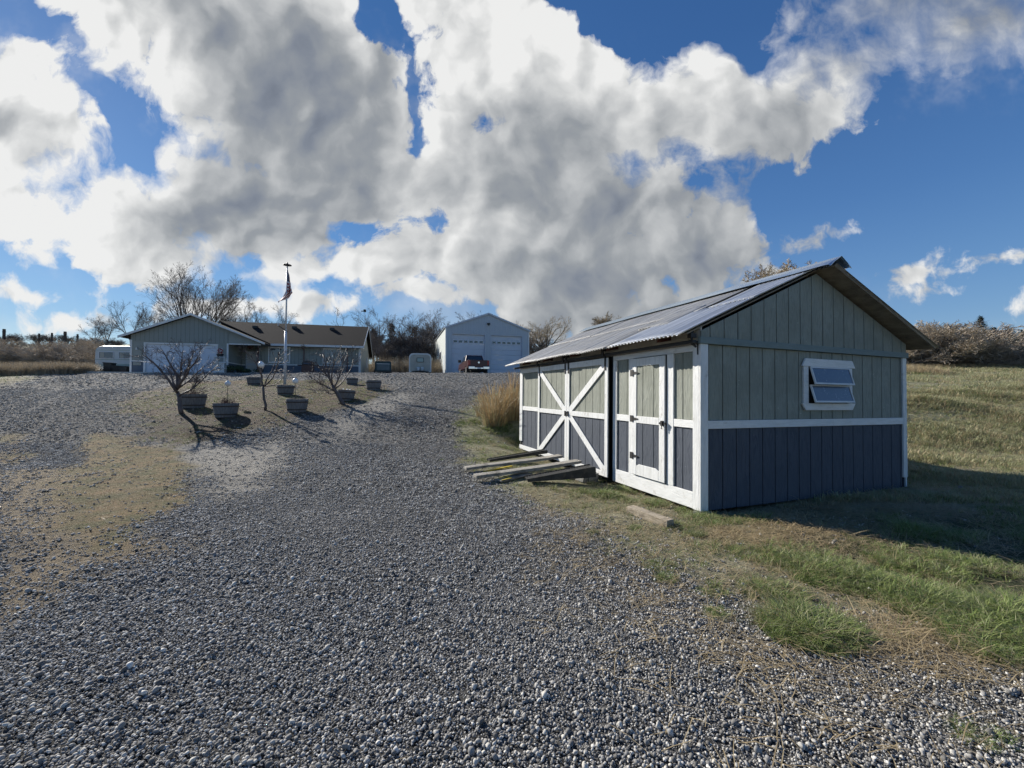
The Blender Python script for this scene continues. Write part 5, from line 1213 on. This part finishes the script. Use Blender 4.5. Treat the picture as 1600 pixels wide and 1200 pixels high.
# multi-stem fan shaped tree behind the garage
t = Tree(3); spec = (5, [0, 7, 7, 6, 4, 0], [1, .64, .56, .5, .45], [0, 27, 30, 34, 36], .06, .05, 1, .010)
for k in range(7):
    a = k / 7 * 6.283 + t.rs.uniform(-.3, .3); ln = R(t.rs.uniform(12, 34)); d = Vector((math.cos(a) * math.sin(ln) * 1.25, math.sin(a) * math.sin(ln) * .8, math.cos(ln))).normalized()
    t.branch(Vector((math.cos(a) * .5, math.sin(a) * .4, 0)), d, t.rs.uniform(9.2, 10.8), .15, 1, spec)
big = t.finish('bare_tree', (0, 0, 0), M['barkfar'], M['twig'], 'x'); hb = top_of(big)
tree_at(308, 407, 56, big, hb, .3, 'largest bare fan-shaped tree rising behind the garage gable')
# medium bare tree prototypes
def proto(seed, nst, h, spread, mat, counts=(0, 8, 8, 6, 0), r=.10, lean=(5, 32), wob=.09, ml=4, minr=.011, trunk=None):
    t = Tree(seed); spec = (ml, list(counts), [1, .55, .52, .5, .45], [0, 32, 36, 38, 40], wob, .035, 1, minr)
    base = Vector((0, 0, 0))
    if trunk: t.emit([Vector((0, 0, 0)), Vector((.05, 0, trunk * .5)), Vector((.0, .05, trunk))], [r * 1.7, r * 1.5, r * 1.4], 0, 1); base = Vector((0, .05, trunk * .95))
    for k in range(nst):
        a = k / nst * 6.283 + t.rs.uniform(-.4, .4); ln = R(t.rs.uniform(*lean)); d = Vector((math.cos(a) * math.sin(ln) * spread, math.sin(a) * math.sin(ln) * spread, math.cos(ln))).normalized()
        t.branch(base.copy(), d, h * t.rs.uniform(.75, 1.0), r, 1, spec)
    return t, mat
protos = {}
def getp(key):
    if key not in protos:
        if key == 'A': t, m = proto(11, 4, 8, 1.1, M['twig'], trunk=1.6)
        if key == 'B': t, m = proto(12, 3, 8, .8, M['twig'], trunk=2.0)
        if key == 'C': t, m = proto(13, 6, 6, 1.5, M['twigbrush'], (0, 8, 7, 5, 0), .1, (10, 50), trunk=.5)
        if key == 'D': t, m = proto(14, 8, 6, 1.3, M['twigtan'], (0, 7, 7, 6, 0), .11, (8, 42), trunk=1.8)
        if key == 'F': t, m = proto(17, 9, 2.3, 1.3, M['twigtan'], (0, 8, 7, 6, 0), .07, (8, 50), trunk=5.6)
        if key == 'S': t, m = proto(15, 13, 4, 1.6, M['twigbrush'], (0, 9, 8, 4, 0), .06, (8, 60), .14, 4, .014)
        if key == 'T': t, m = proto(16, 12, 4, 1.8, M['twigbrush'], (0, 9, 8, 5, 0), .06, (10, 66), .16, 4, .014)
        if key == 'K': t, m = proto(18, 9, 7, 1.2, M['twig'], (0, 9, 7, 5, 0), .12, (6, 40), .12, 4, .02, trunk=.6)
        e = t.finish('bare_tree', (0, 0, 0), M['barkfar'], m, 'x'); protos[key] = [e, top_of(e), False]
    return protos[key]
def put(key, px, py, Y, label, group=None, wx=1, rz=None, name=None, cat='tree'):
    p = getp(key)
    if p[2]: o = copy_tree(p[0])
    else: o = p[0]; p[2] = True
    tree_at(px, py, Y, o, p[1], random.uniform(0, 6) if rz is None else rz, label, group, wx)
    if name: o.name = name
    o['category'] = cat
    return o
put('A', 205, 466, 52, 'bare tree with fine crown just left of the big tree, behind the trailer')
put('B', 236, 472, 58, 'slim bare tree touching the left edge of the largest tree')
put('A', 168, 488, 50, 'low leaning bare tree above the white vintage trailer', wx=1.2)
put('B', 262, 478, 60, 'thin bare tree low between the big tree and the garage roof', wx=1.1)
put('A', 150, 497, 47, 'small bare tree at the left end of the tree row by the bank')
for px, py, key, lb in ((395, 467, 'A', 'round topped bare tree above the house ridge, left of the flag'), (418, 470, 'A', 'bare tree directly behind the flag, over the ridge'), (360, 474, 'B', 'bare tree between the big tree and the ridge trees'), (447, 490, 'B', 'short bare tree just right of the flagpole over the ridge')):
    put(key, px, py, 60, lb, 'bare trees over the house ridge', 1.15)
put('A', 548, 483, 60, 'bare drooping tree left of the antenna mast', wx=1.2)
put('B', 590, 475, 58, 'tall pale bare tree right of the antenna mast', wx=1.1)
for i, (px, py, k, Y) in enumerate(((572, 512, 'K', 62), (628, 480, 'B', 62), (655, 484, 'B', 60), (680, 484, 'A', 66), (690, 500, 'K', 70))):
    put(k, px, py, Y, ['dark bushy bare tree right behind the end of the house', 'thin bare treetop over the teal trailer', 'thin bare treetop above the cream trailer', 'broad bare tree rising just left of the shop gable', 'dense bare tree partly hidden by the left shop wall'][i], wx=1.2)
for i, (px, py, Y) in enumerate(((598, 520, 55), (622, 515, 57), (645, 520, 55), (668, 522, 58), (610, 535, 53), (636, 538, 53), (660, 542, 54))):
    put('K', px, py, Y, 'dark bare thicket tree in the wood behind the trailers', 'thicket trees behind the trailers', 1.5)
put('A', 728, 483, 78, 'faint bare treetop showing above the left roof slope of the shop')
put('B', 738, 485, 80, 'faint slim treetop close to the shop peak')
put('D', 851, 492, 62, 'round bare tree right of the shop, above the metal roof', wx=1.25)
put('K', 838, 525, 60, 'low dark bush tree between the shop and the shed roof', wx=1.4)
put('F', 950, 484, 55, 'small tan treetop peeking over the middle of the shed ridge', wx=1.4)
put('F', 1184, 411, 50, 'tan treetop above the shed ridge, left one of the pair', wx=1.35)
put('F', 1237, 401, 52, 'tan treetop above the shed ridge, right and taller one of the pair', wx=1.5)
# brush on the left bank and the hedge across the field
for i in range(17):
    px = -30 + i * 13 + random.uniform(-4, 4); put('S' if i % 2 else 'T', px, random.uniform(524, 545), random.uniform(38, 45), 'dark tangled brush on the bank left of the house', 'brush on the left bank', 1.7, name='bare_shrub', cat='shrub')
for i in range(9):
    px = -20 + i * 26 + random.uniform(-4, 4); put('K', px, random.uniform(516, 530), random.uniform(45, 49), 'dark scrubby tree along the top of the left bank', 'scrub trees on the left bank', 1.5, cat='tree')
HT = [(1400, 492), (1430, 486), (1465, 488), (1495, 496), (1520, 512), (1535, 522), (1570, 528), (1600, 530), (1640, 525)]
for i in range(30):
    px = 1395 + i * 8.8 + random.uniform(-5, 5); py = np.interp(px, [a for a, b in HT], [b for a, b in HT]) + random.uniform(-3, 26); Y = random.uniform(58, 68)
    put(['S', 'T', 'K'][i % 3], px, py, Y, 'grey brown leafless shrub in the hedgerow across the field', 'hedgerow shrubs across the field', 1.7, name='bare_shrub', cat='shrub')
# conifers
def conifer(px, py, Y, label, w=.36, seed=0):
    top = at(px, py, Y); g = gz(top.x, top.y); h = top.z - g; rs = random.Random(seed); e = empty('conifer', (top.x, top.y, g), 0, label, 'conifer', 'conifers at the right edge')
    MB().tube([(0, 0, 0), (0, 0, h * .95)], [.2, .03], 7).build('trunk', M['barkfar'], e)
    mb = MB()
    for i in range(260):
        t = rs.random() ** .8; z = h * (.12 + .88 * t); r = h * w * (1 - t) ** .8 * rs.uniform(.6, 1.1) + .12; a = rs.uniform(0, 6.283)
        tip = Vector((math.cos(a) * r, math.sin(a) * r, z - r * .18 + rs.uniform(-.2, .3)))
        for k in range(9):
            f = rs.uniform(.25, 1); c = Vector((0, 0, z)).lerp(tip, f) + Vector((rs.gauss(0, .12), rs.gauss(0, .12), rs.gauss(0, .08))); d = Vector((math.cos(a + rs.gauss(0, .6)), math.sin(a + rs.gauss(0, .6)), rs.gauss(0, .4))).normalized() * .24; q = d.cross(Vector((0, 0, 1))).normalized() * .07
            mb.add([c - d * .5, c + q, c + d, c - q], [(0, 1, 2, 3)])
    mb.build('crown', M['conifer'], e); return e
conifer(1531, 496, 68, 'tallest dark conifer above the brush', .42, 1); conifer(1551, 512, 69, 'smaller conifer leaning on the right side of the tallest one', .4, 2)
conifer(1577, 514, 70, 'narrow spiky conifer second from the right edge', .34, 3); conifer(1598, 516, 72, 'conifer at the far right edge', .4, 4)
conifer(612, 506, 66, 'dark rounded evergreen in the wood behind the teal trailer', .3, 5); conifer(584, 516, 66, 'dark evergreen close to the end of the house', .32, 6); conifer(648, 512, 68, 'dark evergreen above the cream trailer', .3, 7)
# ------------------------------------------------------------------ fruit trees in the bed
def fruit(base, limbs, seed, label, Y=None, twn=10, tl=.55):
    p0 = hit(*base, 8); Y0 = p0.y; t = Tree(seed, (9, 7, 5, 4, 3, 3)); rs = t.rs
    spec = (4, [0, 0, 4, 3, 0], [1, 1, .55, .5, .5], [0, 0, 38, 40, 40], .10, .05, 1, .0035)
    for li, (pts, r0, r1, dy) in enumerate(limbs):
        P = []; n = len(pts)
        for i, q in enumerate(pts):
            P.append(at(q[0], q[1], Y0 + dy * (i / (n - 1)) + (rs.gauss(0, .03) if i else 0)) - p0)
        # smooth by midpoint subdivision
        Q = [P[0]]
        for i in range(n - 1):
            Q += [P[i].lerp(P[i + 1], .5) + Vector((rs.gauss(0, .012), rs.gauss(0, .012), rs.gauss(0, .012))), P[i + 1]]
        m = len(Q); rad = [.8 * (r0 + (r1 - r0) * i / (m - 1)) for i in range(m)]
        t.tr.tube(Q, rad, 8, True)
        if li == 0: continue
        for k in range(twn):
            f = rs.uniform(.2, 1) * (m - 1); i = min(int(f), m - 2); q = Q[i].lerp(Q[i + 1], f - i); d = (Q[i + 1] - Q[i]).normalized(); ax = d.orthogonal().normalized(); ax.rotate(Matrix.Rotation(rs.uniform(0, 6.28), 3, d)); nd = d.copy(); nd.rotate(Matrix.Rotation(R(rs.uniform(25, 65)), 3, ax)); nd.z += .15; nd.normalize()
            t.branch(q, nd, tl * rs.uniform(.4, 1.2), max(.006, rad[i] * .38), 2, spec)
    t.finish('fruit_tree', p0 - Vector((0, 0, .03)), M['fruitbark'], M['fruitbark'], label, group='pruned fruit trees in the island bed')
fruit((284, 646), [([(284, 646), (281, 628), (277, 610)], .085, .065, .0),
                   ([(277, 612), (262, 590), (245, 570), (224, 553)], .055, .016, -.4), ([(279, 617), (301, 606), (325, 583), (342, 568)], .04, .014, .5),
                   ([(276, 608), (277, 588), (263, 562), (253, 545)], .05, .014, .3), ([(278, 606), (291, 586), (304, 566), (312, 551)], .05, .014, -.4),
                   ([(277, 605), (283, 578), (285, 548)], .045, .012, .2), ([(277, 606), (297, 592), (319, 571)], .04, .014, .6), ([(276, 606), (268, 585), (256, 568)], .04, .012, .6), ([(278, 604), (294, 572), (301, 553)], .035, .012, .5)],
      21, 'leftmost bare fruit tree with spreading vase crown and leaning pale trunk', twn=13, tl=.55)
fruit((414, 641), [([(414, 641), (412.5, 622), (411, 602)], .055, .045, 0),
                   ([(411, 603), (409, 585), (407, 566), (401, 553)], .04, .012, .2), ([(413, 602), (427, 588), (434, 566), (437, 550)], .035, .012, -.2),
                   ([(414, 600), (420, 585), (428, 570), (432, 558)], .03, .011, .3), ([(412, 602), (430, 600), (444, 586)], .025, .009, .4), ([(410, 588), (400, 566), (392, 552)], .025, .009, -.3)],
      22, 'middle bare fruit tree with thin upright trunk and white globe', twn=5, tl=.4)
fruit((538, 633), [([(538, 633), (527, 614), (519, 600)], .095, .065, 0),
                   ([(519, 600), (513, 587), (500, 572), (490, 561)], .055, .015, -.3), ([(515, 590), (509, 570), (504, 552)], .045, .012, .3), ([(525, 611), (507, 601), (492, 592), (482, 585)], .035, .012, -.5),
                   ([(522, 605), (530, 588), (536, 566), (541, 543)], .045, .012, .2), ([(524, 606), (538, 592), (549, 574), (552, 560)], .035, .011, .5), ([(519, 600), (519, 578), (526, 556)], .04, .012, -.2), ([(524, 613), (514, 614), (503, 605)], .02, .008, -.3)],
      23, 'rightmost bare fruit tree leaning left with dark twiggy crown', twn=11, tl=.55)
# fence posts on the bank, antenna mast
for i, (px, pt, pb) in enumerate(((6, 514, 534), (61, 521, 532), (81, 520, 532), (101.5, 518, 533), (121, 522, 534))):
    a_ = at(px, pt, 46); b_ = at(px, pb, 46); w = .10 if i in (0, 3) else .07
    fpst = empty('fence_post', (b_.x, b_.y, b_.z - 2.2), 0, ['thick wooden post at the far left on the bank skyline', 'second fence post from the left on the bank skyline', 'middle fence post on the bank skyline', 'tallest thick post of the right group on the bank skyline', 'rightmost fence post on the bank skyline'][i], 'fence post', 'fence posts on the left bank')
    MB().box(-w, w, -w, w, 0, a_.z - b_.z + 2.2).build('post', M['barkfar'], fpst, bevel=.03); MB().box(-w - .01, w + .01, -w - .01, w + .01, (a_.z - b_.z + 2.2) * .9, (a_.z - b_.z + 2.2) * .92).build('wire_staple', M['dark'], fpst)
p = at(570, 486, 52); am = empty('antenna_mast', (p.x, p.y, gz(p.x, p.y)), 0, 'thin mast with a small antenna head beyond the house end', 'antenna'); h = p.z - am.location.z
MB().tube([(0, 0, 0), (0, 0, h)], .05, 6).build('mast', M['chrome'], am)
MB().box(-.45, .1, -.1, .1, h - .05, h + .02).box(-.12, .14, -.15, .15, h - .12, h + .18).build('antenna_head', M['dark'], am)
# ------------------------------------------------------------------ sun and sky
SUN_AZ = math.atan2(-.79, .61); SUN_EL = R(28)
sd = Vector((math.sin(SUN_AZ) * math.cos(SUN_EL), math.cos(SUN_AZ) * math.cos(SUN_EL), math.sin(SUN_EL)))
sl_ = bpy.data.lights.new('sun', 'SUN'); sl_.energy = 5.0; sl_.angle = R(.5); sl_.color = (1, .95, .87)
so = bpy.data.objects.new('sun', sl_); COL.objects.link(so); so.rotation_euler = sd.to_track_quat('Z', 'Y').to_euler()
w = bpy.data.worlds.new('World'); scene.world = w; w.use_nodes = True; nt = w.node_tree
bg = nt.nodes['Background']; bg.inputs['Strength'].default_value = .095
sky = N(nt, 'ShaderNodeTexSky', sky_type='NISHITA'); sky.sun_disc = False; sky.sun_elevation = SUN_EL; sky.sun_rotation = SUN_AZ
sky.altitude = 500; sky.air_density = 1.3; sky.dust_density = .1; sky.ozone_density = 3.0
tc = N(nt, 'ShaderNodeTexCoord')
def mth(op, a, c=None, e=None, clamp=False):
    n = N(nt, 'ShaderNodeMath', operation=op); n.use_clamp = clamp
    for i, v in enumerate((a, c, e)):
        if v is None: continue
        if isinstance(v, (int, float)): n.inputs[i].default_value = v
        else: L(nt, v, n.inputs[i])
    return n.outputs[0]
def mr(x, a, c, d=0, e=1, smooth=True):
    n = N(nt, 'ShaderNodeMapRange', inp={'From Min': a, 'From Max': c, 'To Min': d, 'To Max': e}); n.interpolation_type = 'SMOOTHSTEP' if smooth else 'LINEAR'
    L(nt, x, n.inputs[0]); return n.outputs[0]
def mixc(f, a, c):
    n = N(nt, 'ShaderNodeMix', data_type='RGBA')
    for k, v in (('A', a), ('B', c)):
        if isinstance(v, tuple): n.inputs[k].default_value = rgba(v)
        else: L(nt, v, n.inputs[k])
    if isinstance(f, float): n.inputs['Factor'].default_value = f
    else: L(nt, f, n.inputs['Factor'])
    return n.outputs['Result']
sp = N(nt, 'ShaderNodeSeparateXYZ'); L(nt, tc.outputs['Generated'], sp.inputs[0])
yy = mth('ADD', mth('ABSOLUTE', sp.outputs[1]), .06)
U = mth('DIVIDE', sp.outputs[0], yy); V = mth('DIVIDE', sp.outputs[2], yy)
UV = N(nt, 'ShaderNodeCombineXYZ'); L(nt, U, UV.inputs[0]); L(nt, V, UV.inputs[1]); UV = UV.outputs[0]
def noise(vec, scale, det=8, rough=.55, seed=0, lac=2.0):
    n = N(nt, 'ShaderNodeTexNoise', noise_dimensions='2D', inp={'Scale': scale, 'Detail': det, 'Roughness': rough, 'Lacunarity': lac})
    if seed:
        a = N(nt, 'ShaderNodeVectorMath', operation='ADD'); a.inputs[1].default_value = (seed * 3.1, seed * 1.7, seed * 2.3); L(nt, vec, a.inputs[0]); vec = a.outputs[0]
    L(nt, vec, n.inputs['Vector']); return n
# warp
wn = noise(UV, 2.6, 5, .55, 4)
ws = N(nt, 'ShaderNodeVectorMath', operation='MULTIPLY_ADD'); L(nt, wn.outputs['Color'], ws.inputs[0]); ws.inputs[1].default_value = (.16, .16, 0); ws.inputs[2].default_value = (-.08, -.08, 0)
wv = N(nt, 'ShaderNodeVectorMath', operation='ADD'); L(nt, UV, wv.inputs[0]); L(nt, ws.outputs[0], wv.inputs[1]); WUV = wv.outputs[0]
def q(px, py): return ((px - 800) / FPX, (613 - py) / FPX)
def blob(px, py, rx, ry, rot=0, vec=None):
    """signed field of an ellipse: positive inside, about 1 in the middle of a big one, in units of .2"""
    mp = N(nt, 'ShaderNodeMapping', vector_type='TEXTURE'); c = q(px, py)
    mp.inputs['Location'].default_value = (c[0], c[1], 0); mp.inputs['Rotation'].default_value = (0, 0, R(rot)); mp.inputs['Scale'].default_value = (rx / FPX, ry / FPX, 1)
    L(nt, vec or WUV, mp.inputs[0]); ln = N(nt, 'ShaderNodeVectorMath', operation='LENGTH'); L(nt, mp.outputs[0], ln.inputs[0])
    k = min(rx, ry) / FPX / .16
    return mth('MULTIPLY_ADD', ln.outputs['Value'], -k, k)
LAST = []
def union(lst, sm=.25, vec=None):
    o = None
    vec = vec or WUV
    for i, b in enumerate(lst):
        if i % 5 == 0 and (o is not None or LAST):   # make every few blobs wait for the ones before: keeps the shader's memory use low
            ch = N(nt, 'ShaderNodeVectorMath', operation='MULTIPLY_ADD'); L(nt, o if o is not None else LAST[-1], ch.inputs[0]); ch.inputs[1].default_value = (1e-6, 1e-6, 0); L(nt, vec, ch.inputs[2]); vec = ch.outputs[0]
        f = blob(*b, vec=vec)
        if o is None: o = f
        else:
            n = N(nt, 'ShaderNodeMath', operation='SMOOTH_MAX'); L(nt, o, n.inputs[0]); L(nt, f, n.inputs[1]); n.inputs[2].default_value = sm; o = n.outputs[0]
    LAST.append(o); return o
COVER = [(752, 190, 70, 55, 0), (350, 425, 170, 55, 5), (480, 440, 100, 45, 0), (140, 360, 140, 40, -10), (545, 420, 70, 40, 20), (700, 400, 90, 60, 0), (640, 445, 60, 28, 0), (330, 60, 230, 150, -15), (480, 170, 170, 190, 0), (420, 330, 240, 120, 5), (560, 290, 110, 100, 0), (200, 330, 190, 80, -10), (60, 230, 190, 130, -30), (70, 140, 130, 70, 20),
         (760, 120, 110, 120, 20), (690, 40, 90, 70, 0), (880, 200, 190, 130, -10), (1060, 210, 190, 100, 8), (1190, 215, 130, 70, 5), (800, 300, 160, 110, 0), (960, 330, 190, 110, -10), (760, 420, 120, 70, 10), (930, 440, 170, 80, -8), (1080, 390, 110, 70, 15), (1000, 490, 130, 45, 10),
         (1440, 15, 240, 85, 20), (1470, 80, 130, 65, 20), (1330, 120, 100, 50, 30), (620, 420, 90, 50, 0), (575, 445, 45, 30, 0), (0, 330, 120, 40, -20)]
SMALL = [(125, 410, 46, 20, -8), (1540, 430, 120, 17, 8), (1385, 452, 40, 16, 30), (1395, 478, 24, 12, 0), (1590, 506, 60, 22, 8), (480, 495, 240, 24, 0), (690, 480, 130, 24, 0), (110, 476, 66, 12, -5), (110, 515, 60, 14, 0), (15, 495, 42, 22, -10),
         (250, 512, 60, 14, 0), (820, 470, 90, 26, 0), (1250, 385, 50, 15, 20), (70, 585, 90, 16, 0)]
HOLES = [(70, 55, 110, 40, -35), (235, 230, 95, 15, -48), (20, 420, 90, 34, -12), (588, 70, 34, 70, -6), (960, 60, 105, 48, -22), (1490, 290, 240, 105, 8), (1340, 390, 150, 65, 0), (1480, 385, 150, 26, 5), (110, 452, 170, 26, -4), (40, 545, 90, 20, 0), (500, 462, 60, 12, 0), (200, 480, 60, 16, 0), (1000, 40, 90, 50, -10), (1110, 60, 50, 50, 0), (1230, 340, 70, 50, 20), (590, 375, 55, 22, -25), (1130, 110, 60, 24, -25), (590, 385, 50, 14, -20)]
cov = union(COVER); hol = union(HOLES, .15)
cov = mth('SUBTRACT', cov, mth('MULTIPLY', mth('MAXIMUM', mth('ADD', hol, .10), 0), 2.6))
# billows
def fb(vec):
    # rounded lumps: inverted voronoi-like ridges from absolute noise, plus fine fibres
    # rounded cauliflower lumps (inverted smooth cells) over broad noise
    a = noise(vec, 3.4, 4, .5, 1).outputs[0]
    o = mth('MULTIPLY', mth('SUBTRACT', a, .5), 1.0)
    for sc2, am in ((7.0, .30), (17.0, .14)):
        v = N(nt, 'ShaderNodeTexVoronoi', feature='SMOOTH_F1', voronoi_dimensions='2D', inp={'Scale': sc2, 'Smoothness': .45, 'Detail': 0.0}); L(nt, vec, v.inputs['Vector'])
        o = mth('ADD', o, mth('MULTIPLY', mth('SUBTRACT', .42, v.outputs['Distance']), am))
    return o
F0 = fb(WUV)
su = Vector((-1.20, 1.01, 0))
dv = N(nt, 'ShaderNodeVectorMath', operation='SUBTRACT'); dv.inputs[0].default_value = su; L(nt, UV, dv.inputs[1])
nm = N(nt, 'ShaderNodeVectorMath', operation='NORMALIZE'); L(nt, dv.outputs[0], nm.inputs[0])
sc_ = N(nt, 'ShaderNodeVectorMath', operation='SCALE'); L(nt, nm.outputs[0], sc_.inputs[0]); sc_.inputs['Scale'].default_value = .035
of = N(nt, 'ShaderNodeVectorMath', operation='ADD'); L(nt, WUV, of.inputs[0]); L(nt, sc_.outputs[0], of.inputs[1])
F1 = fb(of.outputs[0])
fine = noise(WUV, 9.0, 8, .62, 3).outputs[0]
D = mth('ADD', mth('ADD', cov, mth('MULTIPLY_ADD', F0, 1.7, .10)), mth('MULTIPLY', mth('SUBTRACT', fine, .5), 1.5))
soft = noise(UV, 1.9, 2, .5, 12).outputs[0]
alpha = mth('DIVIDE', mth('ADD', D, .05), mth('ADD', mr(soft, .44, .64, .2, .6), mth('MULTIPLY', mr(U, .45, .95, 0, 1.1), mr(V, .55, .8))), clamp=True)
sfld = union(SMALL, .05)
Ds = mth('ADD', mth('ADD', sfld, mth('MULTIPLY', F0, .35)), mth('MULTIPLY', mth('SUBTRACT', fine, .5), .75))
alpha = mth('MAXIMUM', alpha, mr(Ds, -.03, .16))
wisp = noise(UV, 1.6, 6, .68, 9)
wispa = mth('MULTIPLY', mr(wisp.outputs[0], .52, .80), mr(cov, -1.4, .1, 0, .4))
thin = mth('MAXIMUM', alpha, wispa)
thick = mr(mth('ADD', cov, mth('MULTIPLY', F0, .9)), .15, 1.5)
DARK = [(500, 300, 170, 110, 0), (440, 130, 140, 100, 0), (540, 210, 110, 120, 0), (1000, 440, 240, 90, 5), (980, 480, 250, 80, 5), (870, 440, 130, 60, 0), (1080, 330, 130, 60, 10), (1100, 420, 120, 60, 0), (880, 350, 160, 60, 0), (1130, 300, 150, 60, 5), (380, 380, 130, 50, 0), (920, 480, 200, 45, 5), (1450, 30, 150, 70, 10), (820, 240, 90, 45, 0)]
lowf = noise(WUV, 2.3, 3, .5, 6).outputs[0]
dk = mr(mth('ADD', mth('ADD', union(DARK, .35), mth('MULTIPLY', F0, .75)), mth('MULTIPLY', mth('SUBTRACT', lowf, .5), .6)), -.75, .75)
relief = mth('ADD', mth('MULTIPLY', mth('SUBTRACT', F0, F1), 1.35), mth('MULTIPLY', mth('SUBTRACT', fine, .5), .42))
# brighter toward the sun
dl = N(nt, 'ShaderNodeVectorMath', operation='LENGTH'); L(nt, dv.outputs[0], dl.inputs[0])
nears = mr(dl.outputs['Value'], .3, 2.2, 1, 0)
shade = mth('SUBTRACT', 1.02, mth('ADD', mth('MULTIPLY', thick, .36), mth('MULTIPLY', dk, .50)))
shade = mth('ADD', mth('ADD', shade, relief), mth('MULTIPLY', mth('SUBTRACT', nears, .45), .20), clamp=False)
rp = N(nt, 'ShaderNodeValToRGB'); cr = rp.color_ramp
cr.elements[0].position = 0; cr.elements[0].color = (1.1, 1.27, 1.6, 1)
cr.elements[1].position = 1; cr.elements[1].color = (6.5, 6.5, 6.4, 1)
for p_, c_ in ((.22, (1.7, 1.9, 2.25, 1)), (.45, (2.4, 2.55, 2.7, 1)), (.7, (3.9, 4.0, 4.05, 1)), (.88, (5.3, 5.35, 5.3, 1))):
    e = cr.elements.new(p_); e.color = c_
L(nt, mth('MULTIPLY', shade, 1.0, clamp=True), rp.inputs[0])
hs = N(nt, 'ShaderNodeHueSaturation', inp={'Saturation': 1.22, 'Value': .88}); L(nt, sky.outputs[0], hs.inputs['Color'])
gr_ = N(nt, 'ShaderNodeValToRGB'); g_ = gr_.color_ramp; g_.elements[0].position = 0; g_.elements[0].color = (3.0, 4.1, 5.6, 1); g_.elements[1].position = 1; g_.elements[1].color = (.16, .50, 1.75, 1)
for p_, c_ in ((.12, (1.0, 2.15, 4.5, 1)), (.35, (.50, 1.3, 3.4, 1)), (.62, (.24, .75, 2.35, 1))):
    e = g_.elements.new(p_); e.color = c_
L(nt, sp.outputs[2], gr_.inputs[0]); skyc = mixc(.60, hs.outputs[0], gr_.outputs[0])
front = mr(sp.outputs[1], -.05, .2)
col = mixc(mth('MULTIPLY', mth('MULTIPLY', thin, .97), front), skyc, rp.outputs[0])
# nothing below the horizon but dim ground colour
up = mr(sp.outputs[2], -.08, .0)
col = mixc(up, (1.0, .95, .85), col)
L(nt, col, bg.inputs['Color'])
w.cycles.sampling_method = 'MANUAL' if hasattr(w, 'cycles') else 'AUTO'; w.cycles.sample_map_resolution = 256
vs_ = scene.view_settings; vs_.view_transform = 'Standard'; vs_.look = 'None'; vs_.exposure = .5; vs_.gamma = 1
scene.cycles.max_bounces = 4; scene.cycles.diffuse_bounces = 2; scene.cycles.glossy_bounces = 3; scene.cycles.transparent_max_bounces = 6
scene.cycles.use_denoising = True; scene.cycles.use_adaptive_sampling = True; scene.cycles.adaptive_threshold = .02
